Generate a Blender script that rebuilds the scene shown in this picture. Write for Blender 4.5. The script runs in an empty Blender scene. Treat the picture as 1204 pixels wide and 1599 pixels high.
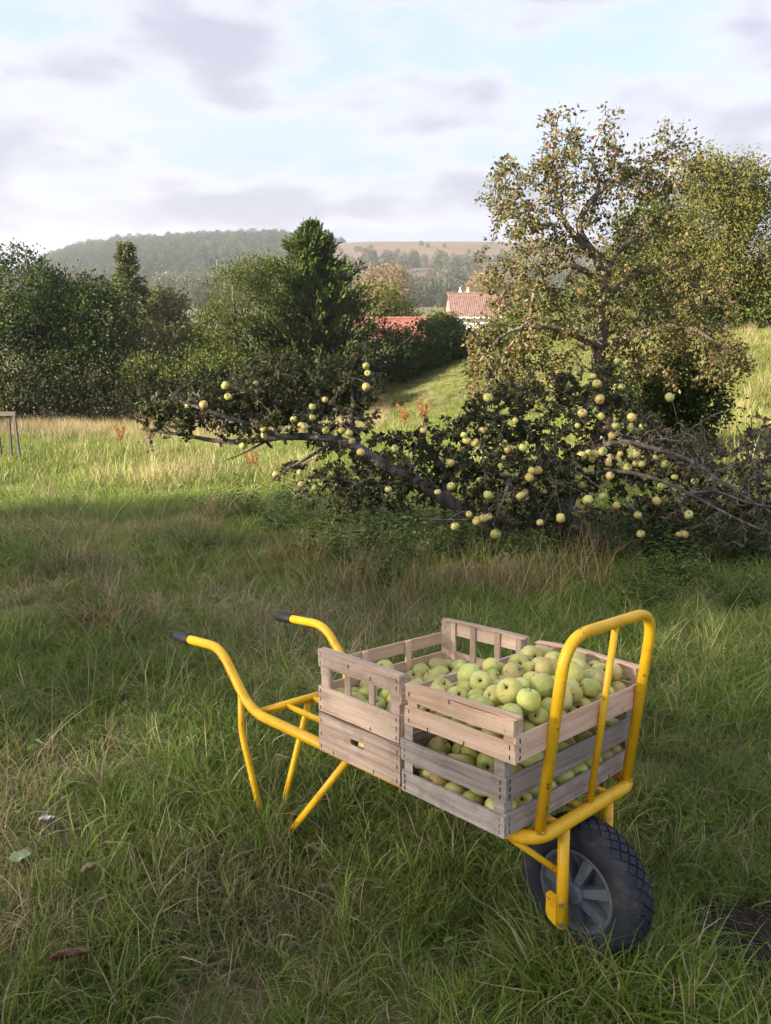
import bpy, math, random
import numpy as np
from mathutils import Vector, Matrix, Euler

rng = np.random.default_rng(7)
random.seed(7)
scene = bpy.context.scene
C = scene.collection
R = math.radians

# ------------------------------------------------------------------ camera
PITCH = 0.285
CAMH = 1.6
cam_d = bpy.data.cameras.new('camera')
cam = bpy.data.objects.new('camera', cam_d)
C.objects.link(cam)
cam.location = (0, 0, CAMH)
cam.rotation_euler = (math.pi / 2 - PITCH, 0, 0)
cam_d.sensor_fit = 'VERTICAL'
cam_d.sensor_height = 24.0
cam_d.lens = 24.0 * 1200.0 / 1599.0
cam_d.clip_start = 0.05
cam_d.clip_end = 9000
scene.camera = cam

# ------------------------------------------------------------------ light
SUN_EL = R(18.0)
SUN_BACK = R(26.0)           # degrees behind the picture's left
sdir = Vector((-math.cos(SUN_BACK) * math.cos(SUN_EL), -math.sin(SUN_BACK) * math.cos(SUN_EL), math.sin(SUN_EL)))
sun_d = bpy.data.lights.new('sun', 'SUN')
sun_d.energy = 4.3
sun_d.angle = R(0.6)
sun_d.color = (1.0, 0.87, 0.66)
sun = bpy.data.objects.new('sun', sun_d)
C.objects.link(sun)
sun.rotation_euler = sdir.to_track_quat('Z', 'Y').to_euler()

world = bpy.data.worlds.new('World')
scene.world = world
world.use_nodes = True
wn, wl = world.node_tree.nodes, world.node_tree.links
wn.clear()
def wnode(t, **kw):
    n = wn.new(t)
    for k, v in kw.items():
        setattr(n, k, v)
    return n
def wmath(op, a, b=None):
    n = wnode('ShaderNodeMath', operation=op)
    for i, v in enumerate((a, b)):
        if v is None: continue
        if hasattr(v, 'links'): wl.new(v, n.inputs[i])
        else: n.inputs[i].default_value = v
    return n.outputs[0]
out = wnode('ShaderNodeOutputWorld')
bg = wnode('ShaderNodeBackground')
bg.inputs['Strength'].default_value = 0.1
sky = wnode('ShaderNodeTexSky', sky_type='NISHITA', sun_disc=False, sun_elevation=SUN_EL,
            sun_rotation=math.atan2(sdir.x, sdir.y), altitude=50, air_density=1.1, dust_density=6.5, ozone_density=3.0)
tc = wnode('ShaderNodeTexCoord')
com = wnode('ShaderNodeVectorMath', operation='MULTIPLY')
wl.new(tc.outputs['Generated'], com.inputs[0]); com.inputs[1].default_value = (1.0, 1.0, 2.7)
def wnoise(scale, detail, rough, off, sz=1.0):
    mp = wnode('ShaderNodeMapping')
    mp.inputs['Location'].default_value = off
    mp.inputs['Scale'].default_value = (1.0, 1.0, sz)
    wl.new(com.outputs[0], mp.inputs['Vector'])
    n = wnode('ShaderNodeTexNoise')
    n.inputs['Scale'].default_value = scale
    n.inputs['Detail'].default_value = detail
    n.inputs['Roughness'].default_value = rough
    wl.new(mp.outputs[0], n.inputs['Vector'])
    return n.outputs['Fac']
def wramp(fac, p0, p1, c0=(0, 0, 0, 1), c1=(1, 1, 1, 1)):
    r = wnode('ShaderNodeValToRGB')
    r.color_ramp.interpolation = 'EASE'
    r.color_ramp.elements[0].position = p0; r.color_ramp.elements[0].color = c0
    r.color_ramp.elements[1].position = p1; r.color_ramp.elements[1].color = c1
    wl.new(fac, r.inputs[0])
    return r.outputs[0]
def wmix(fac, a, b):
    m = wnode('ShaderNodeMix', data_type='RGBA')
    for s, v in ((0, fac), (6, a), (7, b)):
        if hasattr(v, 'links'): wl.new(v, m.inputs[s])
        else: m.inputs[s].default_value = v
    return m.outputs[2]
# thin high veil, then soft cumulus with grey undersides (values are for the 0.14 strength)
veil = wmix(0.55, sky.outputs[0], (1.5, 1.6, 2.3, 1))
wisp = wramp(wnoise(2.6, 5, 0.62, (3.1, 0.4, 0), 1.5), 0.42, 0.72)
veil2 = wmix(wmath('MULTIPLY', wisp, 0.45), veil, (1.62, 1.7, 2.1, 1))
cl = wnoise(4.4, 8, 0.5, (4.3, 1.1, 0.8))
edge = wramp(cl, 0.38, 0.54)
core = wramp(cl, 0.46, 0.62)
cloudc = wmix(core, (1.8, 1.77, 1.9, 1), (1.16, 1.15, 1.3, 1))
full = wmix(wmath('MULTIPLY', edge, 0.8), veil2, cloudc)
wl.new(full, bg.inputs['Color'])
wl.new(bg.outputs[0], out.inputs['Surface'])

scene.view_settings.view_transform = 'Standard'
scene.view_settings.look = 'None'
scene.view_settings.gamma = 1.0
scene.view_settings.exposure = 2.42
scene.render.engine = 'CYCLES'
cy = scene.cycles
cy.max_bounces = 8; cy.diffuse_bounces = 6; cy.glossy_bounces = 2; cy.transmission_bounces = 3
cy.transparent_max_bounces = 8; cy.volume_bounces = 0
cy.use_denoising = True
cy.sample_clamp_indirect = 4.0

# ------------------------------------------------------------------ helpers
CP, SP = math.cos(PITCH), math.sin(PITCH)
def ray(px, py):
    a = (px - 602.0) / 1200.0
    b = (799.5 - py) / 1200.0
    return np.array([a, CP + b * SP, -SP + b * CP])       # direction
def at(px, py, Y):
    d = ray(px, py)
    return np.array([0, 0, CAMH]) + d * (Y / d[1])
def xat(px, Y, z):
    """x for a picture column at ground distance Y and height z"""
    depth = Y * CP - (z - CAMH) * SP
    return (px - 602.0) / 1200.0 * depth

ORD = lambda n: str(n) + ('th' if 10 <= n % 100 <= 20 else {1: 'st', 2: 'nd', 3: 'rd'}.get(n % 10, 'th'))
def tag(o, label=None, cat=None, group=None, kind=None):
    if label: o['label'] = label
    if cat: o['category'] = cat
    if group: o['group'] = group
    if kind: o['kind'] = kind
    return o
def link(o, parent=None):
    C.objects.link(o)
    if parent is not None: o.parent = parent
    return o
def empty(name, loc=(0, 0, 0), parent=None):
    o = bpy.data.objects.new(name, None)
    o.empty_display_size = 0.1
    o.location = loc
    return link(o, parent)

class MB:
    """collects vertex / face arrays"""
    def __init__(self):
        self.v, self.f, self.t, self.n = [], [], [], 0
    def add(self, verts, faces, tint=None):
        verts = np.asarray(verts, float).reshape(-1, 3)
        for f in faces: self.f.append([i + self.n for i in f])
        self.t.extend([0.5 if tint is None else tint] * len(faces))
        self.v.append(verts); self.n += len(verts)
    def box(self, c, s, tint=None):
        x, y, z = [k / 2 for k in s]
        v = np.array([(-x, -y, -z), (x, -y, -z), (x, y, -z), (-x, y, -z), (-x, -y, z), (x, -y, z), (x, y, z), (-x, y, z)]) + np.array(c)
        self.add(v, [(3, 2, 1, 0), (4, 5, 6, 7), (0, 1, 5, 4), (1, 2, 6, 5), (2, 3, 7, 6), (3, 0, 4, 7)], tint)
    def tube(self, pts, rad, k=8, cap=True, tint=None):
        pts = np.asarray(pts, float); n = len(pts)
        rad = np.broadcast_to(np.asarray(rad, float), (n,))
        T = np.gradient(pts, axis=0) if n > 2 else np.repeat((pts[1:] - pts[:1]), 2, 0)
        T /= np.linalg.norm(T, axis=1)[:, None] + 1e-12
        ref = np.array([0, 0, 1.0]) if abs(T[0][2]) < 0.9 else np.array([1.0, 0, 0])
        u = np.cross(T[0], ref); u /= np.linalg.norm(u)
        ang = np.linspace(0, 2 * math.pi, k, endpoint=False)
        vs = []
        for i in range(n):
            u = u - T[i] * u.dot(T[i]); u /= np.linalg.norm(u) + 1e-12
            w = np.cross(T[i], u)
            vs.append(pts[i] + rad[i] * (np.cos(ang)[:, None] * u + np.sin(ang)[:, None] * w))
        fs = [(i * k + j, i * k + (j + 1) % k, (i + 1) * k + (j + 1) % k, (i + 1) * k + j) for i in range(n - 1) for j in range(k)]
        if cap: fs += [tuple(range(k))[::-1], tuple((n - 1) * k + j for j in range(k))]
        self.add(np.concatenate(vs), fs, tint)
    def lathe(self, prof, k=16, axis=2, c=(0, 0, 0)):
        ang = np.linspace(0, 2 * math.pi, k, endpoint=False)
        vs = []
        for r, h in prof:
            p = np.stack([r * np.cos(ang), r * np.sin(ang), np.full(k, h)], 1)
            vs.append(p)
        vs = np.concatenate(vs)
        if axis == 1: vs = vs[:, [0, 2, 1]] * np.array([1, 1, -1])
        n = len(prof)
        fs = [(i * k + j, i * k + (j + 1) % k, (i + 1) * k + (j + 1) % k, (i + 1) * k + j) for i in range(n - 1) for j in range(k)]
        self.add(vs + np.array(c), fs)
    def build(self, name, mat, parent=None, smooth=False, kind=None):
        me = bpy.data.meshes.new(name)
        me.from_pydata(np.concatenate(self.v).tolist(), [], self.f)
        a = me.attributes.new('tint', 'FLOAT', 'FACE'); a.data.foreach_set('value', self.t)
        if smooth: me.polygons.foreach_set('use_smooth', [True] * len(me.polygons))
        me.materials.append(mat); me.update()
        o = bpy.data.objects.new(name, me)
        if kind: o['kind'] = kind
        return link(o, parent)

def quads_mesh(name, V, mat, tint, parent=None, kind=None, nv=4):
    """V: (n, nv, 3) leaf polygons -> one mesh, fast"""
    n = len(V)
    me = bpy.data.meshes.new(name)
    me.vertices.add(n * nv); me.vertices.foreach_set('co', V.reshape(-1))
    if nv == 4:
        # two triangles folded on the midrib (0 base, 1 right, 2 tip, 3 left)
        idx = np.array([0, 1, 2, 0, 2, 3]); tris = 2
    else:
        # 6: 0 base,1 r1,2 r2,3 tip,4 l2,5 l1
        idx = np.array([0, 1, 2, 0, 2, 3, 0, 3, 4, 0, 4, 5]); tris = 4
    L = (np.arange(n)[:, None] * nv + idx[None]).reshape(-1)
    me.loops.add(len(L)); me.loops.foreach_set('vertex_index', L.astype(np.int32))
    me.polygons.add(n * tris); me.polygons.foreach_set('loop_start', np.arange(0, len(L), 3, dtype=np.int32))
    a = me.attributes.new('tint', 'FLOAT', 'FACE'); a.data.foreach_set('value', np.repeat(tint, tris).astype(np.float32))
    me.materials.append(mat); me.update(calc_edges=True)
    o = bpy.data.objects.new(name, me)
    if kind: o['kind'] = kind
    return link(o, parent)

def unit(a): return a / (np.linalg.norm(a, axis=-1, keepdims=True) + 1e-12)
def leaf_polys(P, D, L, W, r, nv=4, fold=0.25, up=None):
    """leaves at P pointing along D; lengths L, widths W"""
    n = len(P); D = unit(D)
    ref = unit(r.normal(size=(n, 3)))
    if up is not None: ref = unit(ref + up)
    S = unit(np.cross(D, ref)); N = np.cross(S, D)
    L = np.broadcast_to(L, (n,))[:, None]; W = np.broadcast_to(W, (n,))[:, None]
    if nv == 4:
        mid = P + D * L * 0.5
        return np.stack([P, mid + S * W / 2 + N * W * fold, P + D * L - N * L * 0.12, mid - S * W / 2 + N * W * fold], 1)
    a = P + D * L * 0.3 + N * W * fold; b = P + D * L * 0.68 + N * W * fold * 0.6 - N * L * 0.05
    return np.stack([P, a + S * W / 2, b + S * W * 0.42, P + D * L - N * L * 0.2, b - S * W * 0.42, a - S * W / 2], 1)

# ------------------------------------------------------------------ materials
def newmat(name):
    m = bpy.data.materials.new(name); m.use_nodes = True
    nt = m.node_tree; nt.nodes.clear()
    return m, nt.nodes, nt.links
def N(ns, t, ins=None, **kw):
    n = ns.new(t)
    for k, v in kw.items(): setattr(n, k, v)
    if ins:
        for k, v in ins.items(): n.inputs[k].default_value = v
    return n
def ramp(ns, stops, interp='LINEAR'):
    r = ns.new('ShaderNodeValToRGB'); cr = r.color_ramp; cr.interpolation = interp
    while len(cr.elements) < len(stops): cr.elements.new(0.5)
    for e, (p, c) in zip(cr.elements, stops):
        e.position = p; e.color = (*c, 1)
    return r
def leaf_mat(name, stops, trans=0.3, rough=0.6, spec=0.12, objvar=0.0):
    m, ns, ls = newmat(name)
    o = N(ns, 'ShaderNodeOutputMaterial')
    at_ = N(ns, 'ShaderNodeAttribute', attribute_name='tint')
    rp = ramp(ns, stops); ls.new(at_.outputs['Fac'], rp.inputs[0])
    p = N(ns, 'ShaderNodeBsdfPrincipled', {'Roughness': rough, 'Specular IOR Level': spec})
    t = N(ns, 'ShaderNodeBsdfTranslucent')
    mx = N(ns, 'ShaderNodeMixShader', {0: trans})
    br = N(ns, 'ShaderNodeHueSaturation', {'Saturation': 1.15, 'Value': 1.25})
    ls.new(rp.outputs[0], p.inputs['Base Color']); ls.new(rp.outputs[0], br.inputs['Color']); ls.new(br.outputs[0], t.inputs[0])
    ls.new(p.outputs[0], mx.inputs[1]); ls.new(t.outputs[0], mx.inputs[2]); ls.new(mx.outputs[0], o.inputs[0])
    return m
def noise_mat(name, stops, scale, detail=6, rough=0.8, bump=0.3, bscale=None, spec=0.3, stretch=(1, 1, 1), coord='Object', metallic=0, bdist=0.01):
    m, ns, ls = newmat(name)
    o = N(ns, 'ShaderNodeOutputMaterial'); p = N(ns, 'ShaderNodeBsdfPrincipled', {'Roughness': rough, 'Specular IOR Level': spec, 'Metallic': metallic})
    t = N(ns, 'ShaderNodeTexCoord'); mp = N(ns, 'ShaderNodeMapping', {'Scale': stretch})
    ls.new(t.outputs[coord], mp.inputs[0])
    n = N(ns, 'ShaderNodeTexNoise', {'Scale': scale, 'Detail': detail, 'Roughness': 0.6}); ls.new(mp.outputs[0], n.inputs['Vector'])
    rp = ramp(ns, stops); ls.new(n.outputs['Fac'], rp.inputs[0]); ls.new(rp.outputs[0], p.inputs['Base Color'])
    if bump:
        n2 = N(ns, 'ShaderNodeTexNoise', {'Scale': bscale or scale * 3, 'Detail': 5}); ls.new(mp.outputs[0], n2.inputs['Vector'])
        b = N(ns, 'ShaderNodeBump', {'Strength': bump, 'Distance': bdist}); ls.new(n2.outputs['Fac'], b.inputs['Height']); ls.new(b.outputs[0], p.inputs['Normal'])
    ls.new(p.outputs[0], o.inputs[0])
    return m

MAT = {}
# painted tube
def paint():
    m, ns, ls = newmat('yellow_paint')
    o = N(ns, 'ShaderNodeOutputMaterial'); p = N(ns, 'ShaderNodeBsdfPrincipled', {'Roughness': 0.38, 'Specular IOR Level': 0.45})
    t = N(ns, 'ShaderNodeTexCoord')
    n = N(ns, 'ShaderNodeTexNoise', {'Scale': 14, 'Detail': 8, 'Roughness': 0.65}); ls.new(t.outputs['Object'], n.inputs['Vector'])
    rp = ramp(ns, [(0.30, (0.56, 0.285, 0.008)), (0.45, (0.75, 0.425, 0.010)), (0.7, (0.82, 0.485, 0.016))]); ls.new(n.outputs['Fac'], rp.inputs[0])
    n2 = N(ns, 'ShaderNodeTexNoise', {'Scale': 60, 'Detail': 6, 'Roughness': 0.7}); ls.new(t.outputs['Object'], n2.inputs['Vector'])
    chip = ramp(ns, [(0.63, (0, 0, 0)), (0.66, (1, 1, 1))]); ls.new(n2.outputs['Fac'], chip.inputs[0])
    mx = N(ns, 'ShaderNodeMix', {7: (0.16, 0.09, 0.04, 1)}, data_type='RGBA'); ls.new(chip.outputs[0], mx.inputs[0]); ls.new(rp.outputs[0], mx.inputs[6])
    ls.new(mx.outputs[2], p.inputs['Base Color'])
    rr = N(ns, 'ShaderNodeMapRange', {3: 0.3, 4: 0.55}); ls.new(n.outputs['Fac'], rr.inputs[0]); ls.new(rr.outputs[0], p.inputs['Roughness'])
    b = N(ns, 'ShaderNodeBump', {'Strength': 0.08, 'Distance': 0.002}); ls.new(n2.outputs['Fac'], b.inputs['Height']); ls.new(b.outputs[0], p.inputs['Normal'])
    ls.new(p.outputs[0], o.inputs[0]); return m
MAT['yellow'] = paint()
MAT['weld'] = noise_mat('rusty_weld', [(0.35, (0.16, 0.07, 0.02)), (0.5, (0.5, 0.25, 0.012)), (0.7, (0.66, 0.34, 0.01))], 90, rough=0.6, bump=0.4)
MAT['rubber'] = noise_mat('black_rubber', [(0.3, (0.010, 0.011, 0.015)), (0.7, (0.022, 0.024, 0.031))], 9, rough=0.62, bump=0.1, spec=0.4)
MAT['tyre'] = noise_mat('tyre_rubber', [(0.3, (0.009, 0.011, 0.017)), (0.52, (0.020, 0.024, 0.036)), (0.66, (0.055, 0.05, 0.042)), (0.8, (0.11, 0.09, 0.065))], 16, rough=0.68, bump=0.15, spec=0.35)
MAT['rim'] = noise_mat('grey_plastic', [(0.3, (0.06, 0.072, 0.092)), (0.7, (0.11, 0.125, 0.15))], 8, rough=0.5, bump=0.05)
MAT['steel'] = noise_mat('bright_bolt', [(0.3, (0.4, 0.4, 0.4)), (0.7, (0.55, 0.55, 0.55))], 20, rough=0.35, metallic=0.9, bump=0)
MAT['staple'] = noise_mat('rusty_wire', [(0.3, (0.02, 0.014, 0.012)), (0.7, (0.05, 0.03, 0.02))], 40, rough=0.7, bump=0)
def wood(name, c0, c1, c2, stain, dirt=0.3):
    m, ns, ls = newmat(name)
    o = N(ns, 'ShaderNodeOutputMaterial'); p = N(ns, 'ShaderNodeBsdfPrincipled', {'Roughness': 0.78, 'Specular IOR Level': 0.25})
    t = N(ns, 'ShaderNodeTexCoord'); oi = N(ns, 'ShaderNodeObjectInfo')
    sc = N(ns, 'ShaderNodeVectorMath', {1: (37.0, 19.0, 11.0)}, operation='MULTIPLY')
    cx = N(ns, 'ShaderNodeCombineXYZ'); 
    for i in range(3): ls.new(oi.outputs['Random'], cx.inputs[i])
    ls.new(cx.outputs[0], sc.inputs[0])
    ad = N(ns, 'ShaderNodeVectorMath', operation='ADD'); ls.new(t.outputs['Object'], ad.inputs[0]); ls.new(sc.outputs[0], ad.inputs[1])
    mp = N(ns, 'ShaderNodeMapping', {'Scale': (3.5, 75, 75)}); ls.new(ad.outputs[0], mp.inputs[0])
    g = N(ns, 'ShaderNodeTexNoise', {'Scale': 1.0, 'Detail': 7, 'Roughness': 0.62, 'Distortion': 0.6}); ls.new(mp.outputs[0], g.inputs['Vector'])
    rp = ramp(ns, [(0.28, c0), (0.5, c1), (0.72, c2)]); ls.new(g.outputs['Fac'], rp.inputs[0])
    n = N(ns, 'ShaderNodeTexNoise', {'Scale': 9.0, 'Detail': 6, 'Roughness': 0.7}); ls.new(ad.outputs[0], n.inputs['Vector'])
    dr = ramp(ns, [(0.5, (0, 0, 0)), (0.75, (1, 1, 1))]); ls.new(n.outputs['Fac'], dr.inputs[0])
    dm = N(ns, 'ShaderNodeMath', {1: dirt}, operation='MULTIPLY'); ls.new(dr.outputs[0], dm.inputs[0])
    mx = N(ns, 'ShaderNodeMix', {7: (*stain, 1)}, data_type='RGBA'); ls.new(dm.outputs[0], mx.inputs[0]); ls.new(rp.outputs[0], mx.inputs[6])
    # dark specks / mildew
    n3 = N(ns, 'ShaderNodeTexNoise', {'Scale': 170.0, 'Detail': 3, 'Roughness': 0.6}); ls.new(ad.outputs[0], n3.inputs['Vector'])
    sp = ramp(ns, [(0.63, (1, 1, 1)), (0.72, (0.45, 0.42, 0.40))]); ls.new(n3.outputs['Fac'], sp.inputs[0])
    mu = N(ns, 'ShaderNodeMix', {0: 1.0}, data_type='RGBA', blend_type='MULTIPLY'); ls.new(mx.outputs[2], mu.inputs[6]); ls.new(sp.outputs[0], mu.inputs[7])
    hv = N(ns, 'ShaderNodeHueSaturation'); mr = N(ns, 'ShaderNodeMapRange', {3: 0.8, 4: 1.2}); ls.new(oi.outputs['Random'], mr.inputs[0]); ls.new(mr.outputs[0], hv.inputs['Value'])
    ls.new(mu.outputs[2], hv.inputs['Color']); ls.new(hv.outputs[0], p.inputs['Base Color'])
    b = N(ns, 'ShaderNodeBump', {'Strength': 0.5, 'Distance': 0.0015}); ls.new(g.outputs['Fac'], b.inputs['Height']); ls.new(b.outputs[0], p.inputs['Normal'])
    ls.new(p.outputs[0], o.inputs[0]); return m
MAT['wood_fresh'] = wood('fresh_poplar', (0.46, 0.29, 0.19), (0.63, 0.44, 0.31), (0.72, 0.55, 0.41), (0.32, 0.20, 0.14))
MAT['wood_mid'] = wood('weathered_poplar', (0.34, 0.24, 0.175), (0.54, 0.405, 0.315), (0.66, 0.52, 0.425), (0.19, 0.14, 0.115), 0.55)
MAT['wood_grey'] = wood('grey_poplar', (0.20, 0.16, 0.13), (0.35, 0.30, 0.262), (0.49, 0.435, 0.39), (0.13, 0.085, 0.065), 0.7)
MAT['wood_worn'] = wood('worn_poplar', (0.22, 0.16, 0.125), (0.40, 0.305, 0.25), (0.53, 0.43, 0.365), (0.12, 0.085, 0.07), 0.75)
MAT['wood_post'] = wood('old_stake', (0.05, 0.04, 0.032), (0.10, 0.085, 0.07), (0.16, 0.14, 0.12), (0.04, 0.04, 0.03), 0.6)
def apple_mat(name, a, b, c, blush):
    m, ns, ls = newmat(name)
    o = N(ns, 'ShaderNodeOutputMaterial'); p = N(ns, 'ShaderNodeBsdfPrincipled', {'Roughness': 0.42, 'Specular IOR Level': 0.4, 'Subsurface Weight': 0.0})
    t = N(ns, 'ShaderNodeTexCoord'); oi = N(ns, 'ShaderNodeObjectInfo')
    cx = N(ns, 'ShaderNodeCombineXYZ')
    for i in range(3): ls.new(oi.outputs['Random'], cx.inputs[i])
    sc = N(ns, 'ShaderNodeVectorMath', {1: (13.0, 29.0, 7.0)}, operation='MULTIPLY'); ls.new(cx.outputs[0], sc.inputs[0])
    ad = N(ns, 'ShaderNodeVectorMath', operation='ADD'); ls.new(t.outputs['Object'], ad.inputs[0]); ls.new(sc.outputs[0], ad.inputs[1])
    n = N(ns, 'ShaderNodeTexNoise', {'Scale': 22.0, 'Detail': 4, 'Roughness': 0.55}); ls.new(ad.outputs[0], n.inputs['Vector'])
    rp = ramp(ns, [(0.3, a), (0.52, b), (0.75, c)]); ls.new(n.outputs['Fac'], rp.inputs[0])
    # one-sided blush on some
    bl = N(ns, 'ShaderNodeTexNoise', {'Scale': 9.0, 'Detail': 2}); ls.new(ad.outputs[0], bl.inputs['Vector'])
    br = ramp(ns, [(0.54, (0, 0, 0)), (0.74, (1, 1, 1))]); ls.new(bl.outputs['Fac'], br.inputs[0])
    bm = N(ns, 'ShaderNodeMath', {1: 0.55}, operation='MULTIPLY'); ls.new(br.outputs[0], bm.inputs[0])
    mb = N(ns, 'ShaderNodeMix', {7: (*blush, 1)}, data_type='RGBA'); ls.new(bm.outputs[0], mb.inputs[0]); ls.new(rp.outputs[0], mb.inputs[6])
    # russet specks and scab spots
    n2 = N(ns, 'ShaderNodeTexNoise', {'Scale': 190.0, 'Detail': 2}); ls.new(ad.outputs[0], n2.inputs['Vector'])
    s2 = ramp(ns, [(0.66, (0, 0, 0)), (0.72, (1, 1, 1))]); ls.new(n2.outputs['Fac'], s2.inputs[0])
    n3 = N(ns, 'ShaderNodeTexNoise', {'Scale': 48.0, 'Detail': 5, 'Roughness': 0.7}); ls.new(ad.outputs[0], n3.inputs['Vector'])
    s3 = ramp(ns, [(0.62, (0, 0, 0)), (0.70, (1, 1, 1))]); ls.new(n3.outputs['Fac'], s3.inputs[0])
    mxm = N(ns, 'ShaderNodeMath', operation='MAXIMUM'); 
    k2 = N(ns, 'ShaderNodeMath', {1: 0.45}, operation='MULTIPLY'); ls.new(s2.outputs[0], k2.inputs[0])
    ls.new(k2.outputs[0], mxm.inputs[0]); ls.new(s3.outputs[0], mxm.inputs[1])
    k3 = N(ns, 'ShaderNodeMath', {1: 0.8}, operation='MULTIPLY'); ls.new(mxm.outputs[0], k3.inputs[0])
    ms = N(ns, 'ShaderNodeMix', {7: (0.10, 0.065, 0.025, 1)}, data_type='RGBA'); ls.new(k3.outputs[0], ms.inputs[0]); ls.new(mb.outputs[2], ms.inputs[6])
    # calyx and stalk cavity russet: near the axis
    sp = N(ns, 'ShaderNodeSeparateXYZ'); ls.new(t.outputs['Object'], sp.inputs[0])
    xx = N(ns, 'ShaderNodeMath', operation='MULTIPLY'); ls.new(sp.outputs[0], xx.inputs[0]); ls.new(sp.outputs[0], xx.inputs[1])
    yy = N(ns, 'ShaderNodeMath', operation='MULTIPLY'); ls.new(sp.outputs[1], yy.inputs[0]); ls.new(sp.outputs[1], yy.inputs[1])
    rr = N(ns, 'ShaderNodeMath', operation='ADD'); ls.new(xx.outputs[0], rr.inputs[0]); ls.new(yy.outputs[0], rr.inputs[1])
    rq = N(ns, 'ShaderNodeMath', operation='SQRT'); ls.new(rr.outputs[0], rq.inputs[0])
    cr = N(ns, 'ShaderNodeMapRange', {1: 0.0025, 2: 0.0075, 3: 1.0, 4: 0.0}); ls.new(rq.outputs[0], cr.inputs[0])
    mc = N(ns, 'ShaderNodeMix', {7: (0.055, 0.04, 0.012, 1)}, data_type='RGBA'); ls.new(cr.outputs[0], mc.inputs[0]); ls.new(ms.outputs[2], mc.inputs[6])
    hv = N(ns, 'ShaderNodeHueSaturation')
    h = N(ns, 'ShaderNodeMapRange', {3: 0.462, 4: 0.516}); ls.new(oi.outputs['Random'], h.inputs[0]); ls.new(h.outputs[0], hv.inputs['Hue'])
    f = N(ns, 'ShaderNodeMath', {1: 7.31}, operation='MULTIPLY'); ls.new(oi.outputs['Random'], f.inputs[0])
    fr = N(ns, 'ShaderNodeMath', operation='FRACT'); ls.new(f.outputs[0], fr.inputs[0])
    vv = N(ns, 'ShaderNodeMapRange', {3: 0.78, 4: 1.15}); ls.new(fr.outputs[0], vv.inputs[0]); ls.new(vv.outputs[0], hv.inputs['Value'])
    ls.new(mc.outputs[2], hv.inputs['Color']); ls.new(hv.outputs[0], p.inputs['Base Color'])
    b = N(ns, 'ShaderNodeBump', {'Strength': 0.15, 'Distance': 0.002}); ls.new(n3.outputs['Fac'], b.inputs['Height']); ls.new(b.outputs[0], p.inputs['Normal'])
    ls.new(p.outputs[0], o.inputs[0]); return m
MAT['apple'] = apple_mat('green_apple_skin', (0.42, 0.46, 0.09), (0.56, 0.57, 0.17), (0.65, 0.63, 0.27), (0.62, 0.40, 0.16))
MAT['apple_tree'] = apple_mat('yellow_green_apple_skin', (0.42, 0.43, 0.09), (0.55, 0.52, 0.15), (0.62, 0.55, 0.24), (0.60, 0.40, 0.15))
MAT['apple_red'] = apple_mat('red_apple_skin', (0.35, 0.03, 0.02), (0.42, 0.06, 0.03), (0.45, 0.14, 0.05), (0.4, 0.2, 0.05))
MAT['stem'] = noise_mat('apple_stalk', [(0.3, (0.04, 0.025, 0.012)), (0.7, (0.09, 0.06, 0.03))], 60, bump=0)
MAT['bark'] = noise_mat('apple_bark', [(0.3, (0.045, 0.036, 0.033)), (0.5, (0.105, 0.088, 0.082)), (0.72, (0.23, 0.21, 0.195))], 16, 8, rough=0.9, bump=0.8, stretch=(1, 1, 0.6), bdist=0.02)
MAT['bark_dead'] = noise_mat('dead_bark', [(0.3, (0.085, 0.068, 0.062)), (0.55, (0.18, 0.15, 0.14)), (0.75, (0.32, 0.28, 0.265))], 20, 8, rough=0.9, bump=0.7, bdist=0.01)
MAT['bark_warm'] = noise_mat('apple_trunk_bark', [(0.3, (0.07, 0.05, 0.038)), (0.55, (0.19, 0.145, 0.115)), (0.75, (0.33, 0.27, 0.22))], 14, 8, rough=0.9, bump=0.9, stretch=(1, 1, 0.5), bdist=0.03)
MAT['leaf_apple'] = leaf_mat('fallen_apple_leaf', [(0.0, (0.030, 0.038, 0.015)), (0.4, (0.060, 0.072, 0.027)), (0.72, (0.100, 0.105, 0.043)), (0.88, (0.135, 0.105, 0.052)), (1.0, (0.15, 0.090, 0.055))], 0.28, 0.45, 0.22)
MAT['leaf_apple2'] = leaf_mat('autumn_apple_leaf', [(0.0, (0.048, 0.056, 0.017)), (0.35, (0.095, 0.098, 0.030)), (0.65, (0.145, 0.128, 0.044)), (0.9, (0.175, 0.125, 0.052)), (1.0, (0.16, 0.085, 0.042))], 0.34, 0.5, 0.3)
MAT['leaf_dark'] = leaf_mat('dark_hedge_leaf', [(0.0, (0.020, 0.036, 0.010)), (0.5, (0.042, 0.066, 0.018)), (1.0, (0.085, 0.115, 0.030))], 0.28)
MAT['leaf_mid'] = leaf_mat('olive_hedge_leaf', [(0.0, (0.038, 0.056, 0.014)), (0.5, (0.080, 0.102, 0.026)), (1.0, (0.14, 0.155, 0.042))], 0.32)
MAT['leaf_pale'] = leaf_mat('pale_willow_leaf', [(0.0, (0.060, 0.070, 0.026)), (0.5, (0.115, 0.120, 0.045)), (1.0, (0.19, 0.18, 0.085))], 0.3)
MAT['leaf_yellow'] = leaf_mat('yellowing_leaf', [(0.0, (0.050, 0.060, 0.016)), (0.5, (0.105, 0.112, 0.030)), (1.0, (0.18, 0.160, 0.050))], 0.32)
MAT['leaf_tan'] = leaf_mat('bare_tan_twig', [(0.0, (0.13, 0.095, 0.052)), (0.5, (0.22, 0.165, 0.095)), (1.0, (0.31, 0.24, 0.15))], 0.2)
MAT['leaf_bright'] = leaf_mat('fresh_green_leaf', [(0.0, (0.050, 0.072, 0.012)), (0.5, (0.10, 0.13, 0.028)), (1.0, (0.165, 0.19, 0.055))], 0.35)
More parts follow.
